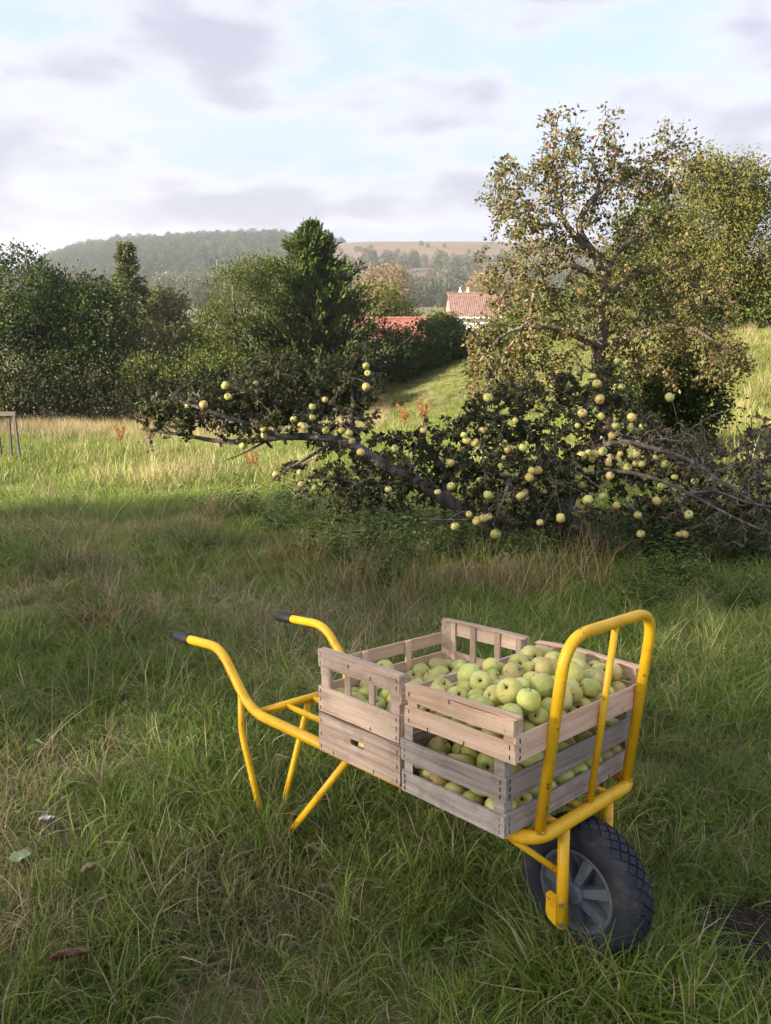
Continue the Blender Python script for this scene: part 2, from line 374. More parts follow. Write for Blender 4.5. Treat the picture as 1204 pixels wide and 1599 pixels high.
MAT['leaf_bramble'] = leaf_mat('bramble_leaf', [(0.0, (0.014, 0.018, 0.009)), (0.5, (0.028, 0.034, 0.015)), (0.85, (0.05, 0.052, 0.022)), (1.0, (0.085, 0.05, 0.028))], 0.2)
MAT['needle'] = leaf_mat('conifer_needle', [(0.0, (0.026, 0.044, 0.012)), (0.5, (0.058, 0.088, 0.022)), (0.9, (0.105, 0.135, 0.034)), (1.0, (0.15, 0.12, 0.04))], 0.2)
MAT['needle_pale'] = leaf_mat('pale_spruce_needle', [(0.0, (0.045, 0.058, 0.020)), (0.5, (0.095, 0.112, 0.040)), (1.0, (0.17, 0.175, 0.068))], 0.2)
MAT['nettle'] = leaf_mat('nettle_leaf', [(0.0, (0.040, 0.062, 0.018)), (0.5, (0.075, 0.112, 0.032)), (1.0, (0.12, 0.165, 0.052))], 0.3, 0.6, 0.2)
MAT['rust'] = leaf_mat('rusty_dock_leaf', [(0.0, (0.14, 0.045, 0.016)), (0.5, (0.27, 0.10, 0.036)), (1.0, (0.34, 0.19, 0.075))], 0.2)
MAT['straw'] = leaf_mat('dry_straw', [(0.0, (0.19, 0.125, 0.065)), (0.5, (0.31, 0.215, 0.12)), (1.0, (0.46, 0.36, 0.21))], 0.25)
# ------------------------------------------------------------------ terrain
def tps_fit(P, Z):
    n = len(P); d = np.linalg.norm(P[:, None] - P[None], axis=2)
    K = np.where(d > 0, d * d * np.log(d + 1e-9), 0) + np.eye(n) * 0.5
    A = np.zeros((n + 3, n + 3)); A[:n, :n] = K; A[:n, n] = 1; A[:n, n + 1:] = P; A[n, :n] = 1; A[n + 1:, :n] = P.T
    return np.linalg.solve(A, np.concatenate([Z, np.zeros(3)]))
_c = []
for y in (-6, 0, 1.5, 3, 5, 7):
    for x in (-4, -1.3, 1.3, 4): _c.append((x, y, 0.315 - 0.135 * y))
_c += [(-6, 12, -1.33), (-7, 17, -1.98), (-13, 28, -3.35), (-7, 28.5, -3.35), (-22, 28, -3.5), (-2, 28, -3.25), (-0.5, 30, -2.85), (2.8, 32, -1.7), (4.2, 34, -1.25),
       (9, 34, -0.5), (16, 33, -0.1), (26, 33, 0.4), (6.7, 13, -1.1), (4.5, 9, -0.78), (11, 20, -0.75), (2, 14, -1.45), (0, 20, -2.2), (14, 10, -0.5), (-15, 10, -1.0), (-16, -5, 0.9), (14, -5, 1.0),
       (-25, 45, -5.5), (0, 46, -4.5), (28, 46, -1.5)]
_c = np.array(_c, float)
_w = tps_fit(_c[:, :2], _c[:, 2])
def smooth(a, b, x):
    t = np.clip((x - a) / (b - a), 0, 1); return t * t * (3 - 2 * t)
def G(x, y):
    x = np.asarray(x, float); y = np.asarray(y, float); sh = x.shape
    xx = np.clip(x.ravel(), -30, 32); yy = np.clip(y.ravel(), -14, 48)
    d = np.sqrt((xx[:, None] - _c[:, 0]) ** 2 + (yy[:, None] - _c[:, 1]) ** 2)
    z = (np.where(d > 0, d * d * np.log(d + 1e-9), 0) @ _w[:-3]) + _w[-3] + _w[-2] * xx + _w[-1] * yy
    rr = np.hypot(x.ravel(), y.ravel())
    k = smooth(50, 160, rr)
    z = z * (1 - k) + (-7.0) * k
    return z.reshape(sh)
def g1(x, y): return float(G(np.array([x]), np.array([y]))[0])

_pn = np.random.default_rng(3).random((64, 64))
def vnoise(x, y, s, o=0):
    x = np.asarray(x) * s + o * 7.3; y = np.asarray(y) * s + o * 3.1
    xi, yi = np.floor(x).astype(int), np.floor(y).astype(int); fx, fy = x - xi, y - yi
    fx = fx * fx * (3 - 2 * fx); fy = fy * fy * (3 - 2 * fy)
    a = _pn[xi % 64, yi % 64]; b = _pn[(xi + 1) % 64, yi % 64]; c = _pn[xi % 64, (yi + 1) % 64]; d = _pn[(xi + 1) % 64, (yi + 1) % 64]
    return a * (1 - fx) * (1 - fy) + b * fx * (1 - fy) + c * (1 - fx) * fy + d * fx * fy
def fbm(x, y, s, o=0): return (vnoise(x, y, s, o) + 0.5 * vnoise(x, y, 2 * s, o + 1) + 0.25 * vnoise(x, y, 4 * s, o + 2)) / 1.75

SOIL = at(1195, 1480, 1.0); 
def on_ground(px, py):
    d = ray(px, py); t = 0.5
    for _ in range(4000):
        p = np.array([0, 0, CAMH]) + d * t
        if p[2] < g1(p[0], p[1]): break
        t += 0.02 + t * 0.004
    return p
SOIL = on_ground(1190, 1485)

rad = np.concatenate([[0.0], np.geomspace(0.3, 6000, 230)])
na = 300
aa = np.linspace(0, 2 * math.pi, na, endpoint=False)
RX = rad[:, None] * np.sin(aa)[None]; RY = rad[:, None] * np.cos(aa)[None]
GZ = G(RX, RY) + (fbm(RX, RY, 1.7) - 0.5) * 0.05 * smooth(60, 20, np.hypot(RX, RY))
vs = np.stack([RX, RY, GZ], 2).reshape(-1, 3)
ii, jj = np.meshgrid(np.arange(len(rad) - 1), np.arange(na), indexing='ij')
fs = np.stack([ii * na + jj, ii * na + (jj + 1) % na, (ii + 1) * na + (jj + 1) % na, (ii + 1) * na + jj], 2).reshape(-1, 4)[:, ::-1]
me = bpy.data.meshes.new('ground')
me.from_pydata(vs.tolist(), [], fs.tolist())
me.polygons.foreach_set('use_smooth', [True] * len(me.polygons))
def ground_mat():
    m, ns, ls = newmat('meadow_soil')
    o = N(ns, 'ShaderNodeOutputMaterial'); p = N(ns, 'ShaderNodeBsdfPrincipled', {'Roughness': 0.95, 'Specular IOR Level': 0.1})
    t = N(ns, 'ShaderNodeTexCoord')
    n = N(ns, 'ShaderNodeTexNoise', {'Scale': 0.6, 'Detail': 9, 'Roughness': 0.65}); ls.new(t.outputs['Object'], n.inputs['Vector'])
    rp = ramp(ns, [(0.3, (0.080, 0.085, 0.035)), (0.5, (0.13, 0.120, 0.055)), (0.7, (0.19, 0.165, 0.090))]); ls.new(n.outputs['Fac'], rp.inputs[0])
    n2 = N(ns, 'ShaderNodeTexNoise', {'Scale': 25, 'Detail': 6}); ls.new(t.outputs['Object'], n2.inputs['Vector'])
    b = N(ns, 'ShaderNodeBump', {'Strength': 0.8, 'Distance': 0.05}); ls.new(n2.outputs['Fac'], b.inputs['Height']); ls.new(b.outputs[0], p.inputs['Normal'])
    ls.new(rp.outputs[0], p.inputs['Base Color']); ls.new(p.outputs[0], o.inputs[0]); return m
me.materials.append(ground_mat())
ground = link(bpy.data.objects.new('ground', me)); tag(ground, kind='structure')

# far hill: one long ridge around the view
az_px = np.array([-900, -300, 40, 75, 110, 150, 200, 260, 330, 420, 470, 520, 600, 680, 760, 900, 1100, 1500, 2200])
top_px = np.array([470, 455, 436, 416, 402, 393, 387, 384, 382, 379, 379, 381, 379, 378, 379, 384, 392, 400, 420])
def ridge_h(px): return np.interp(px, az_px, top_px)
naz = 220; nr = 40
pxs = np.linspace(-900, 2200, naz); rs = np.concatenate([np.linspace(330, 950, nr - 6), np.linspace(1000, 2200, 6)])
hv = []
for r_ in rs:
    for px in pxs:
        d = ray(px, ridge_h(px) ); t = 900.0 / d[1]
        topz = CAMH + d[2] * t
        k = smooth(430, 900, r_); base = -7.5 + 5 * smooth(330, 500, r_)
        z = base + (topz - base) * k + 5 * (vnoise(px, r_, 0.012) - 0.5) * smooth(380, 520, r_) * smooth(900, 760, r_)
        if r_ > 950: z = topz - (r_ - 950) * 0.01
        hv.append((d[0] * r_ / d[1], r_, z))
hv = np.array(hv)
hf = [(i * naz + j, i * naz + j + 1, (i + 1) * naz + j + 1, (i + 1) * naz + j) for i in range(nr - 1) for j in range(naz - 1)]
me = bpy.data.meshes.new('hill'); me.from_pydata(hv.tolist(), [], hf); me.polygons.foreach_set('use_smooth', [True] * len(me.polygons))
me.materials.append(noise_mat('hill_heath', [(0.30, (0.06, 0.062, 0.036)), (0.45, (0.115, 0.088, 0.058)), (0.6, (0.15, 0.112, 0.078)), (0.8, (0.115, 0.095, 0.062))], 0.012, 9, rough=0.95, bump=0, spec=0.1, stretch=(1, 1, 3)))
hill = link(bpy.data.objects.new('hill', me)); tag(hill, kind='structure')
def hill_z(x, y):
    px = 602 + x / y * 1200 * (CP + 0)  # column of that bearing (approximate)
    r_ = y
    d = ray(px, ridge_h(px)); topz = CAMH + d[2] * 900.0 / d[1]
    base = -7.5 + 5 * smooth(330, 500, r_)
    return float(base + (topz - base) * smooth(430, 900, r_))
#@@PART2
# ------------------------------------------------------------------ wheelbarrow
BM = (Matrix.Translation((-0.2427, 2.098, 0.0)) @ Matrix.Rotation(-0.8094, 4, 'Z') @ Matrix.Rotation(-0.1355, 4, 'Y') @ Matrix.Rotation(-0.1259, 4, 'X'))
W_, ZR, LR, UX, UH = 0.207, 0.365, 0.974, 1.002, 0.172
barrow = empty('wheelbarrow'); barrow.matrix_world = BM
tag(barrow, 'yellow tubular steel wheelbarrow loaded with apple crates, black tyre and hand grips', 'wheelbarrow')
def fillet(pts, r, n=7):
    """round the corners of a polyline"""
    pts = [np.array(p, float) for p in pts]; o = [pts[0]]
    for i in range(1, len(pts) - 1):
        a, b, c = pts[i - 1], pts[i], pts[i + 1]
        rr = r if np.isscalar(r) else r[i - 1]
        la, lc = np.linalg.norm(a - b), np.linalg.norm(c - b)
        k = min(rr, la * 0.49, lc * 0.49)
        p, q = b + (a - b) / la * k, b + (c - b) / lc * k
        for t in np.linspace(0, 1, n): o.append((1 - t) ** 2 * p + 2 * t * (1 - t) * b + t * t * q)
    o.append(pts[-1]); return o
def tube_part(name, pts, r, parent=barrow, mat='yellow', k=14, kind=None):
    m = MB(); m.tube(pts, r, k); return m.build(name, MAT[mat], parent, smooth=True)
def weld(p, d, r, t=0.004): # little weld collar as part of the tube mesh
    pass
for s in (-1, 1):
    y = s * W_
    pts = fillet([(-0.448, y, 0.510), (-0.178, y, 0.527), (-0.012, y, 0.367), (LR - 0.10, y, ZR)], [0.06, 0.075])
    rail = tube_part('side_rail', pts, 0.0145)
    m = MB(); gp = [(-0.458, y, 0.5095), (-0.452, y, 0.5098), (-0.40, y, 0.513), (-0.368, y, 0.515), (-0.364, y, 0.5155)]
    m.tube(gp, [0.0145, 0.0178, 0.0176, 0.0178, 0.0155], 16); m.build('hand_grip', MAT['rubber'], rail, smooth=True)
# front bow
pts = fillet([(LR - 0.105, -W_, ZR), (LR + 0.035, -W_, ZR), (LR + 0.035, W_, ZR), (LR - 0.105, W_, ZR)], 0.10, 10)
tube_part('front_tube', pts, 0.0148)
tube_part('cross_bar', [(0.012, -W_ + 0.008, ZR), (0.012, W_ - 0.008, ZR)], 0.0125)
tube_part('cross_bar', [(0.60, -W_ + 0.008, ZR - 0.002), (0.60, W_ - 0.008, ZR - 0.002)], 0.0110)
for y in (-0.095, 0.005, 0.105):
    tube_part('deck_bar', [(0.018, y, ZR - 0.002), (LR + 0.03, y, ZR - 0.004)], 0.0088, k=10)
# guard hoop leaning slightly forward
zt = ZR + 0.4271; xl = UX + 0.056
pts = fillet([(UX, -UH, ZR + 0.006), (xl, -UH, zt), (xl, UH, zt), (UX, UH, ZR + 0.006)], 0.075, 10)
tube_part('front_guard', pts, 0.0122)
tube_part('guard_bar', [(UX + 0.004, 0.01, ZR + 0.008), (xl, 0.01, zt - 0.004)], 0.0078, k=10)
# welds at the foot of each upright
for y in (-UH, 0.01, UH):
    m = MB(); r0 = 0.0122 if y != 0.01 else 0.0078
    a = np.linspace(0, 2 * math.pi, 13); pts = [(UX + (r0 + .002) * math.cos(t), y + (r0 + .002) * math.sin(t), ZR + 0.0125 + 0.002 * math.sin(5 * t)) for t in a]
    m.tube(pts, 0.0032, 6, cap=False); m.build('weld_bead', MAT['weld'], barrow, smooth=True)
# legs
foot = (0.088, -0.214, -0.035)
for s in (-1, 1):
    f = (foot[0], foot[1] * -s, foot[2]) if s == 1 else foot
    y = s * W_
    tube_part('leg', fillet([(-0.064, y, 0.418), (-0.064, y, 0.285), f], 0.03, 5), 0.0098, k=10)
    tube_part('leg_brace', [(0.435, y, ZR - 0.008), (f[0] + 0.012, f[1], f[2])], 0.0098, k=10)
    m = MB(); m.box((f[0] + 0.006, f[1], f[2] - 0.004), (0.07, 0.035, 0.008)); m.build('foot_plate', MAT['yellow'], barrow)
tube_part('leg_brace', fillet([(0.008, -0.005, ZR - 0.008), (0.016, -0.03, 0.30), (foot[0] - 0.005, foot[1] + 0.012, foot[2])], 0.02, 5), 0.0098, k=10)
# fork
AX = (1.005, 0.0, 0.188)
for s in (-1, 1):
    y = s * 0.088
    fk = tube_part('fork_leg', [(1.006, y, ZR - 0.004), (1.006, y, 0.130)], 0.0128)
    m = MB(); m.lathe([(0.0, -0.016), (0.0055, -0.016), (0.0055, -0.0125), (0.0035, -0.0125)], 6, axis=1, c=(0, 0, 0))
    for zz_ in (0.186, 0.142):
        mb = MB(); yy_ = y - 0.0145 if s < 0 else y + 0.0145
        mb.tube([(1.012, yy_ + 0.004, zz_), (1.012, yy_ - 0.002 if s < 0 else yy_ + 0.002, zz_)], 0.0052, 6); mb.build('bolt', MAT['steel'], fk)
    mb = MB(); mb.box((0.9855, y + 0.002 * s, 0.158), (0.004, 0.004, 0.07))
    pl = MB(); prof = [(0.992, 0.196), (0.974, 0.198), (0.966, 0.190), (0.966, 0.145), (0.972, 0.135), (0.992, 0.124)]
    v_ = [(px_, y - 0.0025, pz_) for px_, pz_ in prof] + [(px_, y + 0.0025, pz_) for px_, pz_ in prof]; n_ = len(prof)
    pl.add(v_, [tuple(range(n_)), tuple(range(n_, 2 * n_))[::-1]] + [(i, i + n_, (i + 1) % n_ + n_, (i + 1) % n_) for i in range(n_)])
    pl.build('axle_plate', MAT['yellow'], fk)
    tube_part('fork_brace', [(0.925, s * 0.196, ZR - 0.012), (1.000, y - s * 0.002, 0.247)], 0.0072, k=10)
# wheel
wheel = empty('wheel', AX, barrow)
RT, RW = 0.172, 0.046
prof = []
for t in np.linspace(0, 2 * math.pi, 25):
    c_, s_ = math.cos(t), math.sin(t)
    rr = 0.118 + 0.034 * np.sign(c_) * abs(c_) ** 0.75; ww = RW * np.sign(s_) * abs(s_) ** 0.7
    prof.append((rr, ww))
m = MB(); m.lathe(prof, 48, axis=1); tyre = m.build('tyre', MAT['tyre'], wheel, smooth=True)
m = MB(); nd = 34
for k in range(nd):
    for q in (-2, -1, 0, 1, 2):
        a0 = (k + 0.5 * (q % 2)) / nd * 2 * math.pi; da = math.pi / nd * 0.88; hw = 0.0135
        y0 = q * 0.0145
        def tp(a, y, lift):
            rr = 0.118 + 0.034 * max(0.05, 1 - (abs(y) / RW) ** 2.6) ** 0.42 + lift
            return (rr * math.cos(a), y, rr * math.sin(a))
        cor = [(a0 - da, y0), (a0, y0 - hw), (a0 + da, y0), (a0, y0 + hw)]
        top = [tp(a, y, 0.0035) for a, y in [(a0 + (a - a0) * 0.86, y0 + (y - y0) * 0.86) for a, y in cor]]
        bot = [tp(a, y, -0.002) for a, y in cor]
        m.add(top + bot, [(0, 1, 2, 3)] + [(i, i + 4, (i + 1) % 4 + 4, (i + 1) % 4) for i in range(4)])
m.build('tread', MAT['tyre'], wheel, kind='stuff')
m = MB(); m.lathe([(0.089, 0.040), (0.094, 0.036), (0.088, 0.028), (0.078, 0.020), (0.028, 0.010), (0.028, -0.010), (0.078, -0.020), (0.088, -0.028), (0.094, -0.036), (0.089, -0.040), (0.083, -0.036), (0.074, -0.012), (0.03, -0.004)], 40, axis=1)
rim = m.build('rim', MAT['rim'], wheel, smooth=True)
m = MB(); m.lathe([(0.0, 0.056), (0.020, 0.056), (0.024, 0.050), (0.026, -0.050), (0.020, -0.056), (0.0, -0.056)], 20, axis=1); m.build('hub', MAT['rim'], wheel, smooth=False)
for k in range(7):
    a = k / 7 * 2 * math.pi + 0.3
    for sy in (-1, 1):
        m = MB(); ca, sa = math.cos(a), math.sin(a); tx, tz = -sa, ca
        vv = []
        for rr, hw, yy_ in ((0.022, 0.008, 0.046), (0.082, 0.013, 0.034)):
            for sg in (-1, 1): vv.append((rr * ca + sg * hw * tx, sy * yy_, rr * sa + sg * hw * tz))
        for rr, hw, yy_ in ((0.022, 0.010, 0.012), (0.082, 0.016, 0.012)):
            for sg in (-1, 1): vv.append((rr * ca + sg * hw * tx, sy * yy_, rr * sa + sg * hw * tz))
        m.add(vv, [(0, 1, 3, 2), (0, 2, 6, 4), (1, 5, 7, 3), (2, 3, 7, 6), (0, 4, 5, 1)]); m.build('spoke', MAT['rim'], wheel)

# ------------------------------------------------------------------ crates
wr = random.Random(5)
def slat(name, parent, c, s, axis, mat, warp=0.002, hole=False):
    """board of size s=(length, thickness, height), long along local x, turned to axis"""
    L, T, H = s; n = 7; m = MB(); vs = []
    ph = wr.random() * 6; am = warp
    for i in range(n):
        t = i / (n - 1) - 0.5
        dy = am * math.sin(ph + t * 4); dz = am * 0.7 * math.sin(ph * 2 + t * 5)
        e = 0.0006
        for (a, b) in ((-T / 2, -H / 2), (T / 2, -H / 2), (T / 2, H / 2), (-T / 2, H / 2)):
            vs.append((t * L + wr.uniform(-e, e) * (4 if i in (0, n - 1) else 0), a + dy, b + dz + wr.uniform(-e, e)))
    fs = [(i * 4 + j, i * 4 + (j + 1) % 4, (i + 1) * 4 + (j + 1) % 4, (i + 1) * 4 + j) for i in range(n - 1) for j in range(4)]
    fs += [(3, 2, 1, 0), tuple((n - 1) * 4 + j for j in range(4))]
    m.add(vs, [f[::-1] for f in fs]); o = m.build(name, MAT[mat], parent); o.location = c
    if axis == 'y': o.rotation_euler = (0, 0, math.pi / 2)
    elif axis == 'z': o.rotation_euler = (0, -math.pi / 2, 0)
    return o
_st = MB(); _st.box((0, 0, 0), (0.0015, 0.0014, 0.009)); _sto = _st.build('staple', MAT['staple'])
STAPLE = _sto.data; bpy.data.objects.remove(_sto)
def staples(parent, face, pts):
    for (x, y, z) in pts:
        o = link(bpy.data.objects.new('staple', STAPLE), parent); o.location = (x, y, z)
        o.rotation_euler = (wr.uniform(-.25, .25) if face == 'x' else 0, wr.uniform(-.25, .25) if face == 'y' else 0, 0)
def post(parent, x, y, z0, z1, sx, sy, mat):
    """three-cornered corner post"""
    a = 0.026; m = MB(); v_ = []
    for z in (z0, z1): v_ += [(0, 0, z), (-sx * a, 0, z), (0, -sy * a, z)]
    m.add(v_, [(0, 1, 2), (5, 4, 3), (0, 3, 4, 1), (1, 4, 5, 2), (2, 5, 3, 0)])
    o = m.build('corner_post', MAT[mat], parent); o.location = (x, y, 0); return o
def floor_boards(parent, lx, ly, mat, n=4, T=0.004):
    w = lx / n * 0.86
    for i in range(n):
        slat('floor_slat', parent, (-lx / 2 + lx * (i + 0.5) / n, 0, T / 2 + 0.001), (ly - 0.012, w, T), 'y', mat, 0.0006)
def crate(loc, rot, label, group='apple crates on the wheelbarrow'):
    o = empty('apple_crate'); o.matrix_world = BM @ Matrix.Translation(loc) @ Matrix.Rotation(rot, 4, 'Z')
    return tag(o, label, 'crate', group)
T = 0.0055
ZB = ZR + 0.0160
# 1: grey two-slat crate under the front one
lx, ly = 0.295, 0.507
c1 = crate((0.6842 + lx / 2, -0.0051, ZB), 0.0, 'grey weathered slatted crate under the heaped one, nearest the front guard, gaps showing apples')
for sx in (-1, 1):
    for sy in (-1, 1): post(c1, sx * (lx / 2 - T), sy * (ly / 2 - T), 0.002, 0.172, sx, sy, 'wood_grey')
for s in (-1, 1):
    for z0, h in ((0.001, 0.046), (0.074, 0.050)):
        k = slat('slat', c1, (0, s * (ly / 2 - T / 2), z0 + h / 2), (lx, T, h), 'x', 'wood_grey', 0.0018)
        for ex in (-1, 1): staples(c1, 'y', [(ex * (lx / 2 - 0.012), s * (ly / 2 + 0.0008), z0 + h * f) for f in (0.2, 0.5, 0.8)])
        slat('slat', c1, (s * (lx / 2 - T / 2), 0, z0 + h / 2 + 0.001), (ly - 2 * T - 0.001, T, h), 'y', 'wood_grey', 0.0018)
        for ey in (-1, 1): staples(c1, 'x', [(s * (lx / 2 + 0.0008), ey * (ly / 2 - 0.016), z0 + h * f) for f in (0.2, 0.5, 0.8)])
staples(c1, 'x', [(lx / 2 + 0.0008, q, 0.008) for q in (-0.15, 0.0, 0.14)])
floor_boards(c1, lx - 0.012, ly, 'wood_grey')
# 2: fresh wood crate heaped with apples
lx, ly = 0.295, 0.502
c2 = crate((0.7264 + lx / 2, -0.0377, ZB + 0.1765), 0.01, 'pale fresh wood crate heaped with green apples, on top beside the yellow guard')
for sx in (-1, 1):
    for sy in (-1, 1): post(c2, sx * (lx / 2 - T), sy * (ly / 2 - T), 0.002, 0.086, sx, sy, 'wood_fresh')
for s in (-1, 1):
    slat('slat', c2, (0, s * (ly / 2 - T / 2), 0.0215), (lx, T, 0.041), 'x', 'wood_fresh', 0.0012)
    slat('slat', c2, (0, s * (ly / 2 - T / 2), 0.070), (lx - 0.002, T, 0.034), 'x', 'wood_fresh', 0.0025)
    slat('cap_lath', c2, (0, s * (ly / 2 - T - 0.004), 0.0895), (lx + 0.002, 0.019, 0.0045), 'x', 'wood_fresh', 0.0012 if s < 0 else 0.006)
    slat('slat', c2, (s * (lx / 2 - T / 2), 0, 0.0275), (ly - 2 * T - 0.001, T, 0.052), 'y', 'wood_fresh', 0.0018)
    for ex in (-1, 1):
        staples(c2, 'y', [(ex * (lx / 2 - 0.012), s * (ly / 2 + 0.0008), z) for z in (0.012, 0.032, 0.070)])
        staples(c2, 'x', [(s * (lx / 2 + 0.0008), ex * (ly / 2 - 0.016), z) for z in (0.010, 0.026, 0.044)])
    staples(c2, 'y', [(q, s * (ly / 2 + 0.0008), 0.006) for q in (-0.08, 0.02)] + [(-0.02, s * (ly / 2 + 0.0008), 0.082)])
    staples(c2, 'x', [(s * (lx / 2 + 0.0008), q, 0.008) for q in (-0.12, -0.11, 0.03, 0.15)])
floor_boards(c2, lx - 0.012, ly, 'wood_fresh')
# 3: closed box with a hand hole
lx, ly = 0.299, 0.485
c3 = crate((0.375 + lx / 2, -0.0096, ZB), 0.0, 'low closed wooden box with a slot hand hole, under the tall-railed crate')
for sx in (-1, 1):
    for sy in (-1, 1): post(c3, sx * (lx / 2 - T), sy * (ly / 2 - T), 0.002, 0.094, sx, sy, 'wood_worn')
def holed_end(parent, y, H, L, mat):
    """board with a rounded slot cut through"""
    hx, hz, hr, zc = 0.026, 0.008, 0.008, H * 0.60
    ring = []
    for a in np.linspace(0, 2 * math.pi, 24, endpoint=False):
        ring.append((math.copysign(hx - hr, math.cos(a)) + hr * math.cos(a), zc + hr * math.sin(a)))
    outer = []
    for a in np.linspace(0, 2 * math.pi, 24, endpoint=False):
        c_, s_ = math.cos(a), math.sin(a)
        k = min((L / 2) / max(abs(c_), 1e-6), (H / 2) / max(abs(s_), 1e-6)); outer.append((k * c_, H / 2 + k * s_))
    # snap four directions to the true corners
    for cx_, cz_ in ((L / 2, H), (-L / 2, H), (-L / 2, 0), (L / 2, 0)):
        i = int(np.argmin([abs(math.atan2((cz_ - H / 2), cx_) - math.atan2(o[1] - H / 2, o[0])) for o in outer])); outer[i] = (cx_, cz_)
    m = MB(); n = 24; v_ = []
    for yy_ in (-T / 2, T / 2):
        v_ += [(x, yy_, z) for x, z in outer] + [(x, yy_, z) for x, z in ring]
    fs = []
    for i in range(n):
        j = (i + 1) % n
        fs += [(i, j, n + j, n + i), (2 * n + i, 3 * n + i, 3 * n + j, 2 * n + j), (i, 2 * n + i, 2 * n + j, j), (n + i, n + j, 3 * n + j, 3 * n + i)]
    m.add(v_, fs); o = m.build('end_board', MAT[mat], parent); o.location = (0, y, 0.001); return o
for s in (-1, 1):
    holed_end(c3, s * (ly / 2 - T / 2), 0.094, lx, 'wood_worn')
    o = slat('cap_lath', c3, (0, s * (ly / 2 - T - 0.006), 0.0975), (lx - 0.002, 0.022, 0.004), 'x', 'wood_worn', 0.0022)
    slat('slat', c3, (s * (lx / 2 - T / 2), 0, 0.0455), (ly - 2 * T - 0.001, T, 0.088), 'y', 'wood_worn', 0.001)
    for ex in (-1, 1): staples(c3, 'y', [(ex * (lx / 2 - 0.010), s * (ly / 2 + 0.0008), z) for z in (0.012, 0.045, 0.08)])
    staples(c3, 'y', [(q, s * (ly / 2 + 0.0008), 0.008) for q in (-0.09, 0.06)])
floor_boards(c3, lx - 0.012, ly, 'wood_worn')
# 4: taller railed crate behind
c4 = crate((0.375 + lx / 2, -0.0096, ZB + 0.1025), -0.006, 'tall railed crate with open uprights, half full of apples, nearest the handles')
H4 = 0.158
for sx in (-1, 1):
    for sy in (-1, 1): post(c4, sx * (lx / 2 - T), sy * (ly / 2 - T), 0.002, H4, sx, sy, 'wood_mid')
for s in (-1, 1):
    mt = 'wood_mid'
    slat('slat', c4, (0, s * (ly / 2 - T / 2), 0.034), (lx, T, 0.065), 'x', mt, 0.001)
    slat('slat', c4, (0, s * (ly / 2 - T / 2), 0.1375), (lx, T, 0.041), 'x', mt, 0.0012)
    slat('cap_lath', c4, (0, s * (ly / 2 - T - 0.004), H4 + 0.0025), (lx + 0.002, 0.020, 0.0045), 'x', mt, 0.0012)
    for q in (-0.118, -0.042, 0.048, 0.122):
        slat('upright', c4, (q, s * (ly / 2 - T - 0.003), 0.080), (0.150, T, 0.019), 'z', mt, 0.0005).rotation_euler = (0, -math.pi / 2, 0)
    slat('slat', c4, (s * (lx / 2 - T / 2), 0, 0.034), (ly - 2 * T - 0.001, T, 0.065), 'y', 'wood_fresh', 0.001)
    slat('slat', c4, (s * (lx / 2 - T / 2), 0, 0.108), (ly - 2 * T - 0.001, T, 0.034), 'y', mt if s > 0 else 'wood_fresh', 0.0015)
    for q in (-0.09, 0.07):
        o = slat('upright', c4, (s * (lx / 2 - T - 0.0035), q, 0.066), (0.122, 0.019, T), 'z', 'wood_fresh', 0.0005)
    for ex in (-1, 1):
        staples(c4, 'y', [(ex * (lx / 2 - 0.010), s * (ly / 2 + 0.0008), z) for z in (0.012, 0.034, 0.055, 0.128, 0.147)])
    staples(c4, 'y', [(-0.03, s * (ly / 2 + 0.0008), 0.142), (0.05, s * (ly / 2 + 0.0008), 0.130), (0.05, s * (ly / 2 + 0.0008), 0.008)])
floor_boards(c4, lx - 0.012, ly, 'wood_mid')

# ------------------------------------------------------------------ apples
def apple_mesh(seed):
    r = random.Random(seed)
    prof = [(0.004, .60), (.10, .64), (.26, .79), (.46, .87), (.70, .78), (.90, .50), (1.0, .10), (.97, -.25), (.82, -.60), (.60, -.81), (.38, -.86), (.22, -.80), (.11, -.72), (0.004, -.69)]
    m = MB(); k = 18
    m.lathe(prof, k)
    V = m.v[0]; lean = r.uniform(-.06, .06); ph = r.uniform(0, 6); rb = r.uniform(.015, .06); ov = r.uniform(.93, 1.07)
    ang = np.arctan2(V[:, 1], V[:, 0]); rad_ = np.hypot(V[:, 0], V[:, 1])
    f = 1 + rb * np.cos(5 * ang + ph) * np.clip(-V[:, 2] + .3, 0, 1) + 0.02 * np.cos(2 * ang + ph)
    V[:, 0] *= f * ov; V[:, 1] *= f / ov; V[:, 0] += lean * V[:, 2]; V[:, 2] *= r.uniform(.82, 1.02)
    V *= 0.034
    m.v[0] = V
    o = m.build('apple', MAT['apple'], smooth=True); me_ = o.data; bpy.data.objects.remove(o); return me_
AP = [apple_mesh(s) for s in range(9)]
APT = []
for a in AP:
    b = a.copy(); b.materials[0] = MAT['apple_tree']; APT.append(b)
APR = AP[0].copy(); APR.materials[0] = MAT['apple_red']
m = MB(); m.tube([(0, 0, .020), (.001, 0, .028), (.004, .001, .036)], [.0012, .0010, .0014], 5); _o = m.build('stem', MAT['stem']); STEM = _o.data; bpy.data.objects.remove(_o)
ar = random.Random(11)
def apple(M, mesh, label, group, stem=True):
    o = bpy.data.objects.new('apple', mesh); link(o); o.matrix_world = M
    tag(o, label, 'apple', group)
    if stem:
        s = bpy.data.objects.new('stem', STEM); link(s, o)
    return o
